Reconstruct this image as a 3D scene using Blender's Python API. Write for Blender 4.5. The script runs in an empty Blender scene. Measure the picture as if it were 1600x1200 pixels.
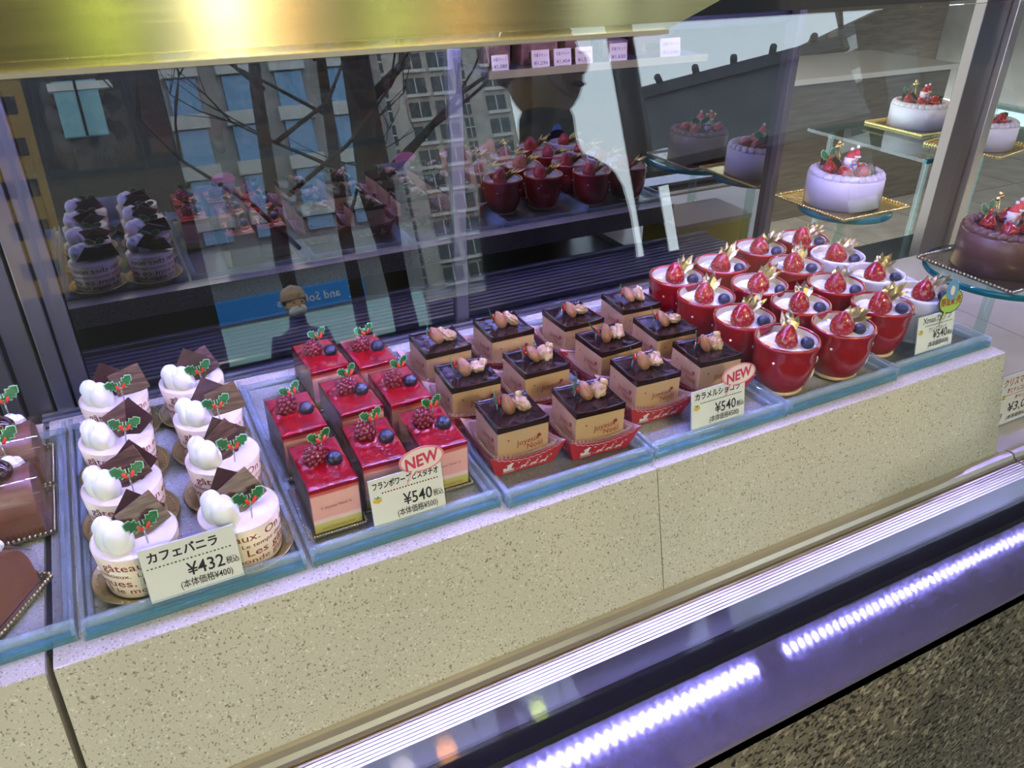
import bpy, bmesh, math, random
from math import sin, cos, pi, radians, sqrt, atan2
from mathutils import Vector, Matrix, Euler, noise

# ---------------------------------------------------------------- scene set-up
SC = bpy.context.scene
COL = SC.collection
S = 0.5            # all shapes below are drawn in units of half a metre; S turns them into metres
random.seed(7)

cam = bpy.data.cameras.new('camera')
cam.sensor_width = 36.0
cam.lens = 1236.92 / 1600.0 * 36.0
cam.clip_start = 0.01
cam.clip_end = 400
camo = bpy.data.objects.new('camera', cam)
COL.objects.link(camo)
YAW, PITCH = 0.474529, 0.528587
_f = Vector((sin(YAW) * cos(PITCH), cos(YAW) * cos(PITCH), -sin(PITCH)))
camo.rotation_euler = _f.to_track_quat('-Z', 'Y').to_euler()
camo.location = (0, 0, 1.0 * S)
SC.camera = camo

W = bpy.data.worlds.new('overcast_sky')
SC.world = W
W.use_nodes = True
nt = W.node_tree
bg = nt.nodes['Background']
tc = nt.nodes.new('ShaderNodeTexCoord')
sp = nt.nodes.new('ShaderNodeSeparateXYZ')
rp = nt.nodes.new('ShaderNodeValToRGB')
rp.color_ramp.elements[0].position = 0.0
rp.color_ramp.elements[0].color = (0.62, 0.72, 0.78, 1)
rp.color_ramp.elements[1].position = 0.6
rp.color_ramp.elements[1].color = (0.50, 0.66, 0.78, 1)
nt.links.new(tc.outputs['Generated'], sp.inputs[0])
nt.links.new(sp.outputs['Z'], rp.inputs[0])
nt.links.new(rp.outputs[0], bg.inputs['Color'])
bg.inputs['Strength'].default_value = 6.5


def area(name, loc, size, size_y, power, color, aim=(0, 0, -1)):
    d = bpy.data.lights.new(name, 'AREA')
    d.shape = 'RECTANGLE'
    d.size = size * S
    d.size_y = size_y * S
    d.energy = power
    d.color = color
    o = bpy.data.objects.new(name, d)
    COL.objects.link(o)
    o.location = Vector(loc) * S
    o.rotation_euler = Vector(aim).to_track_quat('-Z', 'Y').to_euler()
    return o


# warm lamps over the pavement and the shop's ceiling light (the case's own LED bars are built further down)
area('pavement_light', (1.2, -1.6, 3.9), 3.0, 0.6, 24, (1.0, 0.84, 0.56), (0, 0.62, -1))
area('shop_light', (4.2, 5.0, 2.3), 3.0, 2.0, 22, (1.0, 0.84, 0.62), (0, 0, -1))

SC.view_settings.view_transform = 'Standard'
SC.view_settings.look = 'None'
SC.view_settings.exposure = -0.08
SC.view_settings.gamma = 1.0
SC.view_settings.use_curve_mapping = False
SC.cycles.use_denoising = True
SC.cycles.max_bounces = 14
SC.cycles.diffuse_bounces = 3
SC.cycles.glossy_bounces = 6
SC.cycles.transmission_bounces = 8
SC.cycles.transparent_max_bounces = 40
SC.cycles.sample_clamp_indirect = 6.0
SC.cycles.caustics_reflective = False
SC.cycles.caustics_refractive = False


# ---------------------------------------------------------------- materials
def newmat(name):
    m = bpy.data.materials.new(name)
    m.use_nodes = True
    return m, m.node_tree, m.node_tree.nodes['Principled BSDF']


def mat(name, col, rough=0.5, metal=0.0, coat=0.0, spec=0.5, var=0.0, vscale=30.0, col2=None, bump=0.0,
        bscale=60.0, emit=None, estr=0.0, sss=0.0, stretch=None, detail=3.0):
    m, t, p = newmat(name)
    p.inputs['Base Color'].default_value = (*col, 1)
    p.inputs['Roughness'].default_value = rough
    p.inputs['Metallic'].default_value = metal
    p.inputs['Coat Weight'].default_value = coat
    p.inputs['Coat Roughness'].default_value = 0.05
    p.inputs['Specular IOR Level'].default_value = spec
    if sss:
        p.inputs['Subsurface Weight'].default_value = sss
        p.inputs['Subsurface Radius'].default_value = (0.01, 0.006, 0.004)
        p.inputs['Subsurface Scale'].default_value = 0.4
    if emit:
        p.inputs['Emission Color'].default_value = (*emit, 1)
        p.inputs['Emission Strength'].default_value = estr
    c = None
    if var or bump:
        c = t.nodes.new('ShaderNodeTexCoord')
        mp = t.nodes.new('ShaderNodeMapping')
        t.links.new(c.outputs['Object'], mp.inputs[0])
        if stretch:
            mp.inputs['Scale'].default_value = stretch
    if var:
        n = t.nodes.new('ShaderNodeTexNoise')
        n.inputs['Scale'].default_value = vscale
        n.inputs['Detail'].default_value = detail
        t.links.new(mp.outputs[0], n.inputs['Vector'])
        r = t.nodes.new('ShaderNodeValToRGB')
        r.color_ramp.elements[0].position = 0.5 - 0.25 / max(var, .01) * 0.5 if var > 1 else 0.35
        r.color_ramp.elements[1].position = 0.5 + 0.25 / max(var, .01) * 0.5 if var > 1 else 0.65
        c2 = col2 or tuple(x * (1 - 0.5 * min(var, 1)) for x in col)
        r.color_ramp.elements[0].color = (*c2, 1)
        r.color_ramp.elements[1].color = (*col, 1)
        t.links.new(n.outputs['Fac'], r.inputs[0])
        t.links.new(r.outputs[0], p.inputs['Base Color'])
    if bump:
        n = t.nodes.new('ShaderNodeTexNoise')
        n.inputs['Scale'].default_value = bscale
        n.inputs['Detail'].default_value = 3
        t.links.new(mp.outputs[0], n.inputs['Vector'])
        b = t.nodes.new('ShaderNodeBump')
        b.inputs['Strength'].default_value = bump
        b.inputs['Distance'].default_value = 0.002
        t.links.new(n.outputs['Fac'], b.inputs['Height'])
        t.links.new(b.outputs[0], p.inputs['Normal'])
    return m


def clear(name, tint=(1, 1, 1), mult=1.0, base=0.0, rough=0.0, body=None, bodyfac=0.0, ior=1.45):
    """clear sheet: see-through with Fresnel reflection, optionally with a little body colour"""
    m, t, p = newmat(name)
    out = t.nodes['Material Output']
    t.nodes.remove(p)
    tr = t.nodes.new('ShaderNodeBsdfTransparent')
    tr.inputs[0].default_value = (*tint, 1)
    gl = t.nodes.new('ShaderNodeBsdfGlossy')
    gl.inputs['Roughness'].default_value = rough
    fr = t.nodes.new('ShaderNodeLayerWeight')          # Schlick: 0.04 + 0.96 (1 - cos)^5, the same from both faces
    fr.inputs['Blend'].default_value = 0.5
    pw = t.nodes.new('ShaderNodeMath')
    pw.operation = 'POWER'
    pw.inputs[1].default_value = 5.0
    t.links.new(fr.outputs['Facing'], pw.inputs[0])
    ma = t.nodes.new('ShaderNodeMath')
    ma.operation = 'MULTIPLY_ADD'
    ma.use_clamp = True
    ma.inputs[1].default_value = 0.96 * mult
    ma.inputs[2].default_value = base + 0.04 * mult
    t.links.new(pw.outputs[0], ma.inputs[0])
    src = tr.outputs[0]
    if bodyfac:
        df = t.nodes.new('ShaderNodeBsdfDiffuse')
        df.inputs[0].default_value = (*body, 1)
        mb = t.nodes.new('ShaderNodeMixShader')
        mb.inputs[0].default_value = bodyfac
        t.links.new(tr.outputs[0], mb.inputs[1])
        t.links.new(df.outputs[0], mb.inputs[2])
        src = mb.outputs[0]
    mx = t.nodes.new('ShaderNodeMixShader')
    t.links.new(ma.outputs[0], mx.inputs[0])
    t.links.new(src, mx.inputs[1])
    t.links.new(gl.outputs[0], mx.inputs[2])
    t.links.new(mx.outputs[0], out.inputs['Surface'])
    return m


def speckle(name, base, dark, light, sc, rough=0.35, amt=(0.30, 0.34), cloud=0.9):
    """engineered stone: base colour with dark and pale grains"""
    m, t, p = newmat(name)
    p.inputs['Roughness'].default_value = rough
    c = t.nodes.new('ShaderNodeTexCoord')

    def noise_ramp(scale, a, b, off):
        mp = t.nodes.new('ShaderNodeMapping')
        mp.inputs['Location'].default_value = (off, off * 2, off)
        t.links.new(c.outputs['Object'], mp.inputs[0])
        n = t.nodes.new('ShaderNodeTexNoise')
        n.inputs['Scale'].default_value = scale
        n.inputs['Detail'].default_value = 2.0
        t.links.new(mp.outputs[0], n.inputs['Vector'])
        r = t.nodes.new('ShaderNodeValToRGB')
        r.color_ramp.elements[0].position = a
        r.color_ramp.elements[0].color = (1, 1, 1, 1)
        r.color_ramp.elements[1].position = b
        r.color_ramp.elements[1].color = (0, 0, 0, 1)
        t.links.new(n.outputs['Fac'], r.inputs[0])
        return r.outputs[0]

    def mixc(fac, a, b):
        x = t.nodes.new('ShaderNodeMix')
        x.data_type = 'RGBA'
        if isinstance(fac, float):
            x.inputs['Factor'].default_value = fac
        else:
            t.links.new(fac, x.inputs['Factor'])
        for k, v in (('A', a), ('B', b)):
            s = [i for i in x.inputs if i.name == k and i.type == 'RGBA'][0]
            if isinstance(v, tuple):
                s.default_value = (*v, 1)
            else:
                t.links.new(v, s)
        return [o for o in x.outputs if o.type == 'RGBA'][0]
    cl = mixc(noise_ramp(7.0, 0.35, 0.65, 3.1), base, tuple(x * cloud for x in base))
    a = mixc(noise_ramp(sc, amt[0], amt[0] + 0.06, 0.0), cl, dark)
    b = mixc(noise_ramp(sc * 0.8, amt[1] - .03, amt[1] + 0.03, 7.7), a, light)
    t.links.new(b, p.inputs['Base Color'])
    return m


def brushed(name, col, rough, aniso=0.9, tangent=(1, 0, 0), bump=0.15, stretch=(1, 60, 60)):
    m, t, p = newmat(name)
    p.inputs['Base Color'].default_value = (*col, 1)
    p.inputs['Metallic'].default_value = 1.0
    p.inputs['Roughness'].default_value = rough
    p.inputs['Anisotropic'].default_value = aniso
    v = t.nodes.new('ShaderNodeCombineXYZ')
    for i in range(3):
        v.inputs[i].default_value = tangent[i]
    t.links.new(v.outputs[0], p.inputs['Tangent'])
    c = t.nodes.new('ShaderNodeTexCoord')
    mp = t.nodes.new('ShaderNodeMapping')
    mp.inputs['Scale'].default_value = stretch
    t.links.new(c.outputs['Object'], mp.inputs[0])
    n = t.nodes.new('ShaderNodeTexNoise')
    n.inputs['Scale'].default_value = 8
    n.inputs['Detail'].default_value = 4
    t.links.new(mp.outputs[0], n.inputs['Vector'])
    r = t.nodes.new('ShaderNodeMapRange')
    r.inputs['To Min'].default_value = rough * 0.8
    r.inputs['To Max'].default_value = rough * 1.25
    t.links.new(n.outputs['Fac'], r.inputs['Value'])
    t.links.new(r.outputs[0], p.inputs['Roughness'])
    if bump:
        b = t.nodes.new('ShaderNodeBump')
        b.inputs['Strength'].default_value = bump
        b.inputs['Distance'].default_value = 0.0005
        t.links.new(n.outputs['Fac'], b.inputs['Height'])
        t.links.new(b.outputs[0], p.inputs['Normal'])
    return m


def layered(name, stops, axis='Z', rough=0.5, coat=0.0, scale=1.0, wob=0.0, wscale=20):
    """horizontal layers by object height (in metres)"""
    m, t, p = newmat(name)
    p.inputs['Roughness'].default_value = rough
    p.inputs['Coat Weight'].default_value = coat
    p.inputs['Coat Roughness'].default_value = 0.05
    c = t.nodes.new('ShaderNodeTexCoord')
    s = t.nodes.new('ShaderNodeSeparateXYZ')
    t.links.new(c.outputs['Object'], s.inputs[0])
    n = t.nodes.new('ShaderNodeTexNoise')
    n.inputs['Scale'].default_value = wscale
    t.links.new(c.outputs['Object'], n.inputs['Vector'])
    mm = t.nodes.new('ShaderNodeMath')
    mm.operation = 'MULTIPLY_ADD'
    mm.inputs[1].default_value = wob
    t.links.new(n.outputs['Fac'], mm.inputs[0])
    mr = t.nodes.new('ShaderNodeMath')
    mr.operation = 'MULTIPLY'
    mr.inputs[1].default_value = 1.0 / scale
    t.links.new(s.outputs[axis], mr.inputs[0])
    t.links.new(mr.outputs[0], mm.inputs[2])
    r = t.nodes.new('ShaderNodeValToRGB')
    r.color_ramp.interpolation = 'LINEAR'
    els = r.color_ramp.elements
    while len(els) < len(stops):
        els.new(0.5)
    for e, (pos, col) in zip(els, stops):
        e.position = pos
        e.color = (*col, 1)
    t.links.new(mm.outputs[0], r.inputs[0])
    t.links.new(r.outputs[0], p.inputs['Base Color'])
    return m


M = {}
M['stone'] = speckle('beige_stone', (0.64, 0.585, 0.47), (0.25, 0.215, 0.155), (0.80, 0.76, 0.65), 420, 0.3, (0.34, 0.35), 0.93)
M['granite'] = speckle('dark_granite', (0.15, 0.125, 0.085), (0.02, 0.017, 0.014), (0.28, 0.23, 0.155), 150, 0.5, (0.42, 0.40), 0.8)
M['brass'] = brushed('brushed_brass', (0.60, 0.53, 0.26), 0.22, 1.0, (0, 0, 1), 0.02)
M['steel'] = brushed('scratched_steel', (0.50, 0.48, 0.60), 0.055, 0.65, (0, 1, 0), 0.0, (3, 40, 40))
_t = M['steel'].node_tree
_p = _t.nodes['Principled BSDF']
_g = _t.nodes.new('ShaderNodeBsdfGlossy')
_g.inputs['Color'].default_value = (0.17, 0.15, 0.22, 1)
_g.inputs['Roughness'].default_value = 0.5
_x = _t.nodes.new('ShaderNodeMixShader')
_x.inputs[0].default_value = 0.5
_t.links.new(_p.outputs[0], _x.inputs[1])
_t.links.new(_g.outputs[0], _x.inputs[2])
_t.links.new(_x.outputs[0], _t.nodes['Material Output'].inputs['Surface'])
M['alu'] = mat('anodised_aluminium', (0.40, 0.39, 0.40), 0.32, 0.9)
M['champagne'] = mat('champagne_aluminium', (0.72, 0.64, 0.50), 0.3, 0.85)
M['bronze'] = mat('bronze_frame', (0.16, 0.13, 0.11), 0.35, 0.7)
M['black'] = mat('black_rubber', (0.006, 0.006, 0.010), 0.5, spec=0.08)
M['dark'] = mat('dark_steel', (0.03, 0.03, 0.035), 0.3)
M['glossdark'] = mat('dark_glossy_vent', (0.04, 0.04, 0.05), 0.13, 0.0, 0.0, 0.05)
M['vent'] = mat('ventilation_steel', (0.45, 0.45, 0.52), 0.35, 0.8)
M['mirror'] = mat('tinted_mirror', (0.36, 0.36, 0.40), 0.015, 1.0)
M['pane'] = clear('front_glass', (0.98, 0.985, 0.985), 1.2, 0.030)
M['tray'] = clear('clear_acrylic', (0.93, 0.97, 1.0), 0.8, 0.02, 0.05)
M['trayedge'] = clear('acrylic_edge', (0.96, 0.985, 1.0), 0.8, 0.04, 0.04, (0.66, 0.84, 0.97), 0.26)  # blue edge tint, paled to carry the LED glow
M['traydark'] = clear('acrylic_dark_edge', (0.74, 0.88, 0.94), 1.0, 0.05, 0.04, (0.16, 0.46, 0.62), 0.30)
M['disc'] = clear('stand_glass', (0.82, 0.95, 0.92), 1.0, 0.03)
M['discedge'] = clear('stand_glass_edge', (0.02, 0.30, 0.30), 0.6, 0.02, 0.03, (0.0, 0.13, 0.14), 0.92)
M['film'] = clear('clear_film', (0.98, 0.97, 0.97), 1.0, 0.03, 0.05)
M['glassine'] = clear('glassine_paper', (0.9, 0.8, 0.8), 0.6, 0.05, 0.2, (0.85, 0.62, 0.58), 0.55)
M['stem'] = clear('clear_plastic_stem', (0.9, 0.92, 0.92), 1.5, 0.15, 0.05, (0.8, 0.82, 0.82), 0.25)
M['cream'] = mat('whipped_cream', (0.93, 0.92, 0.90), 0.5, sss=0.15, bump=0.15, bscale=90)
M['vtop'] = mat('vanilla_mousse', (0.90, 0.80, 0.74), 0.5, sss=0.1, bump=0.2, bscale=50)
M['paper'] = mat('cream_wrap_paper', (0.84, 0.70, 0.50), 0.32, coat=0.3)
M['print'] = mat('dark_red_print', (0.30, 0.03, 0.02), 0.45)
M['gold'] = mat('gold_card', (0.52, 0.43, 0.20), 0.28, 0.9, bump=0.1, bscale=200)
M['goldleaf'] = mat('gold_leaf_foil', (0.50, 0.40, 0.16), 0.3, 1.0, bump=0.3, bscale=120)
M['goldshine'] = mat('gold_foil', (0.85, 0.66, 0.28), 0.2, 1.0, bump=0.3, bscale=120)
M['silver'] = mat('silver_gold_foil_tray', (0.50, 0.44, 0.33), 0.25, 0.95, bump=0.2, bscale=120)
M['choc'] = mat('dark_chocolate', (0.050, 0.018, 0.012), 0.34, spec=0.25, var=0.9, vscale=26, col2=(0.028, 0.010, 0.008), stretch=(1, 6, 1))
M['streak'] = mat('marbled_chocolate', (0.13, 0.06, 0.040), 0.34, spec=0.25, var=0.9, vscale=30, col2=(0.04, 0.016, 0.011), stretch=(1, 1, 9))
M['leaf'] = mat('holly_green', (0.015, 0.17, 0.035), 0.3, var=0.5, vscale=120, col2=(0.008, 0.09, 0.02))
M['leafedge'] = mat('holly_edge', (0.28, 0.55, 0.30), 0.4)
M['berry'] = mat('red_berry', (0.75, 0.05, 0.02), 0.25, coat=0.4)
M['glaze'] = mat('raspberry_glaze', (0.36, 0.002, 0.006), 0.10, coat=0.35, var=0.6, vscale=45, col2=(0.25, 0.0, 0.008), bump=0.7, bscale=110)
M['rasp'] = mat('raspberry', (0.20, 0.004, 0.02), 0.22, coat=0.7)
M['blue'] = mat('blueberry', (0.018, 0.022, 0.06), 0.3, coat=0.25, var=0.7, vscale=60, col2=(0.008, 0.01, 0.03))
M['raspcake'] = layered('raspberry_mousse_layers', [(0.0, (0.52, 0.46, 0.13)), (0.27, (0.60, 0.54, 0.16)), (0.30, (0.85, 0.62, 0.58)), (0.37, (0.85, 0.58, 0.55)), (0.39, (0.85, 0.42, 0.38)), (0.90, (0.86, 0.45, 0.40)), (0.94, (0.62, 0.10, 0.09))], 'Z', 0.25, 0.5, 0.05, 0.05, 40)
M['choccake'] = layered('caramel_mousse_layers', [(0.0, (0.42, 0.22, 0.10)), (0.14, (0.56, 0.34, 0.17)), (0.20, (0.20, 0.085, 0.04)), (0.25, (0.20, 0.085, 0.04)), (0.29, (0.54, 0.35, 0.17)), (1.0, (0.57, 0.37, 0.18))], 'Z', 0.35, 0.25, 0.05, 0.07, 55)
M['chocglaze'] = mat('chocolate_glaze', (0.022, 0.008, 0.007), 0.12, spec=0.35, bump=0.12, bscale=40)
M['almond'] = mat('almond_skin', (0.38, 0.17, 0.07), 0.4, var=0.9, vscale=60, col2=(0.22, 0.09, 0.035), bump=0.5, bscale=130, stretch=(4, 4, 1))
M['walnut'] = mat('walnut', (0.58, 0.40, 0.22), 0.4, coat=0.3, var=0.9, vscale=90, col2=(0.34, 0.18, 0.08), bump=0.4, bscale=160)
M['boat'] = mat('red_printed_card', (0.55, 0.025, 0.035), 0.35, coat=0.3)
M['boatin'] = mat('pink_card_inside', (0.82, 0.55, 0.56), 0.5)
M['white'] = mat('white_print', (0.92, 0.88, 0.84), 0.5)
M['cup'] = mat('red_glazed_ceramic', (0.33, 0.004, 0.008), 0.10, coat=1.0, bump=0.35, bscale=28, var=0.5, vscale=35, col2=(0.27, 0.003, 0.006))
M['cupwhite'] = mat('white_glazed_ceramic', (0.78, 0.76, 0.80), 0.12, coat=0.8, bump=0.2, bscale=28)
M['cupin'] = mat('cream_glaze', (0.84, 0.76, 0.62), 0.2, coat=0.5)
M['foot'] = mat('yellow_cream_glaze', (0.72, 0.52, 0.28), 0.15, coat=0.8)
M['custard'] = mat('custard', (0.86, 0.62, 0.22), 0.3)
M['straw'] = mat('strawberry', (0.32, 0.006, 0.010), 0.22, coat=0.5, bump=0.3, bscale=140, var=0.6, vscale=35, col2=(0.28, 0.004, 0.01))
M['seed'] = mat('strawberry_seed', (0.62, 0.32, 0.10), 0.4)
M['brown'] = mat('brown_dot', (0.10, 0.035, 0.015), 0.3)
M['card'] = mat('white_price_card', (0.80, 0.79, 0.74), 0.4)
M['cardtan'] = mat('dimmed_cream_card', (0.36, 0.28, 0.15), 0.6)  # cream card darkened to tan in place of dim warm light
M['ink'] = mat('black_ink', (0.012, 0.012, 0.014), 0.5)
M['redink'] = mat('red_ink', (0.42, 0.02, 0.03), 0.5)
M['greenink'] = mat('green_ink', (0.10, 0.30, 0.05), 0.5)
M['navyink'] = mat('navy_ink', (0.02, 0.05, 0.10), 0.5)
M['yellowink'] = mat('yellow_ink', (0.85, 0.50, 0.04), 0.5)
M['pinkink'] = mat('pink_rim', (0.78, 0.28, 0.34), 0.5)
M['newink'] = mat('magenta_ink', (0.62, 0.04, 0.12), 0.5)
M['palepink'] = mat('pale_pink_card', (0.88, 0.72, 0.66), 0.5)
M['lime'] = mat('lime_card', (0.42, 0.60, 0.08), 0.5)
M['skyblue'] = mat('blue_card', (0.14, 0.32, 0.55), 0.5)
M['rollchoc'] = mat('milk_chocolate_cream', (0.27, 0.115, 0.065), 0.4, coat=0.35, var=0.6, vscale=18, col2=(0.20, 0.08, 0.04), bump=0.15, bscale=25)
M['marron'] = mat('glazed_chestnut', (0.045, 0.014, 0.012), 0.12, coat=1.0)
M['cakechoc'] = mat('chocolate_cream', (0.13, 0.055, 0.036), 0.4, coat=0.2, bump=0.1, bscale=25)
M['cakewhite'] = mat('shaded_white_cream', (0.60, 0.54, 0.57), 0.45, coat=0.15, bump=0.1, bscale=25)  # white cream greyed in its colour to stand for shade in the bay
M['sugarwhite'] = mat('sugar_white', (0.86, 0.80, 0.80), 0.5)
M['sugarred'] = mat('sugar_red', (0.62, 0.05, 0.05), 0.4)
M['sugarblue'] = mat('sugar_blue', (0.10, 0.22, 0.60), 0.4)
M['skin'] = mat('sugar_skin', (0.80, 0.55, 0.42), 0.5)
M['orange'] = mat('glazed_fruit', (0.55, 0.20, 0.02), 0.15, coat=0.8)
M['yellowbox'] = mat('yellow_box', (0.62, 0.52, 0.06), 0.4)
M['boxlid'] = mat('cream_box_lid', (0.70, 0.66, 0.45), 0.45)
M['tile'] = mat('pale_floor_tile', (0.62, 0.58, 0.54), 0.25, var=0.4, vscale=6)
M['grout'] = mat('tile_grout', (0.30, 0.28, 0.26), 0.6)
M['wood'] = mat('shop_wood', (0.16, 0.13, 0.10), 0.45, var=0.8, vscale=5, col2=(0.11, 0.085, 0.06), stretch=(1, 1, 10))
M['plaster'] = mat('facade_plaster', (0.30, 0.27, 0.23), 0.8, var=0.5, vscale=3)
M['asphalt'] = mat('street_asphalt', (0.022, 0.022, 0.024), 0.95, spec=0.0, var=0.7, vscale=12)
M['pave'] = mat('pavement', (0.026, 0.024, 0.021), 0.95, spec=0.0, var=0.5, vscale=10)
M['bldA'] = mat('beige_render', (0.52, 0.47, 0.41), 0.8, var=0.4, vscale=0.6)
M['bldB'] = mat('grey_cladding', (0.34, 0.32, 0.30), 0.7, var=0.4, vscale=0.8)
M['bldC'] = mat('dark_brown_brick', (0.032, 0.021, 0.014), 0.8, var=0.6, vscale=2)
M['bldD'] = mat('brown_tile_cladding', (0.30, 0.24, 0.20), 0.7, var=0.5, vscale=1)
M['band'] = mat('pale_band', (0.62, 0.60, 0.56), 0.7)
M['glassblue'] = mat('blue_window_glass', (0.16, 0.30, 0.48), 0.12, 0.3)
M['glassdark'] = mat('dark_window_glass', (0.04, 0.055, 0.06), 0.1)
M['glassteal'] = mat('lit_teal_window', (0.10, 0.24, 0.28), 0.3, emit=(0.22, 0.55, 0.62), estr=0.7)
M['shoplit'] = mat('lit_shop_interior', (0.3, 0.45, 0.42), 0.5, emit=(0.45, 0.75, 0.66), estr=1.1)
M['signblue'] = mat('blue_sign', (0.02, 0.16, 0.46), 0.4, emit=(0.02, 0.20, 0.55), estr=1.2)
M['bark'] = mat('bark', (0.035, 0.026, 0.02), 0.9, bump=0.6, bscale=30)
M['rooftile'] = mat('copper_roof', (0.06, 0.058, 0.062), 0.6, var=0.5, vscale=2)
M['shrinewood'] = mat('shrine_wood', (0.16, 0.10, 0.06), 0.7)
M['banner'] = mat('yellow_brown_banner', (0.30, 0.16, 0.02), 0.6)
M['coat'] = mat('black_coat', (0.012, 0.012, 0.016), 0.8, bump=0.3, bscale=60)
M['navy'] = mat('navy_coat', (0.015, 0.018, 0.035), 0.8)
M['trouser'] = mat('dark_trousers', (0.02, 0.02, 0.022), 0.8)
M['face'] = mat('skin_tone', (0.55, 0.34, 0.25), 0.5, sss=0.1)
M['hair'] = mat('black_hair', (0.012, 0.010, 0.009), 0.5)
M['mask'] = mat('white_mask', (0.78, 0.80, 0.80), 0.7)
M['beanie'] = mat('beige_knit', (0.42, 0.30, 0.24), 0.9)
M['ledhousing'] = mat('white_led_housing', (0.75, 0.75, 0.78), 0.4)
M['led'] = mat('led_diode', (0.8, 0.8, 1.0), 0.4, emit=(0.37, 0.35, 1.0), estr=400)
M['lampy'] = mat('yellow_green_lamp', (0.8, 0.8, 0.4), 0.4, emit=(0.75, 1.0, 0.16), estr=330)
M['lampw'] = mat('white_lamp', (0.8, 0.8, 0.8), 0.4, emit=(1.0, 0.98, 0.86), estr=1500)
M['lampo'] = mat('orange_lamp', (0.8, 0.5, 0.3), 0.4, emit=(1.0, 0.45, 0.10), estr=420)
M['wafer'] = mat('chocolate_wafer', (0.05, 0.02, 0.012), 0.2)
M['packbrown'] = mat('brown_packet', (0.16, 0.06, 0.03), 0.3, coat=0.4, var=0.8, vscale=60, col2=(0.05, 0.02, 0.01))


# ---------------------------------------------------------------- mesh building
_TXT = {}


def text2d(s, size, bold=0.0):
    key = (s, round(bold, 4))
    if key not in _TXT:
        cu = bpy.data.curves.new('t', 'FONT')
        cu.body = s
        cu.size = 1.0
        cu.resolution_u = 2
        cu.offset = bold
        ob = bpy.data.objects.new('t', cu)
        COL.objects.link(ob)
        dg = bpy.context.evaluated_depsgraph_get()
        me = bpy.data.meshes.new_from_object(ob.evaluated_get(dg))
        v = [(p.co.x, p.co.y) for p in me.vertices]
        f = [tuple(p.vertices) for p in me.polygons]
        bpy.data.objects.remove(ob)
        bpy.data.curves.remove(cu)
        bpy.data.meshes.remove(me)
        _TXT[key] = (v, f)
    v, f = _TXT[key]
    return [(x * size, y * size) for x, y in v], f


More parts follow.
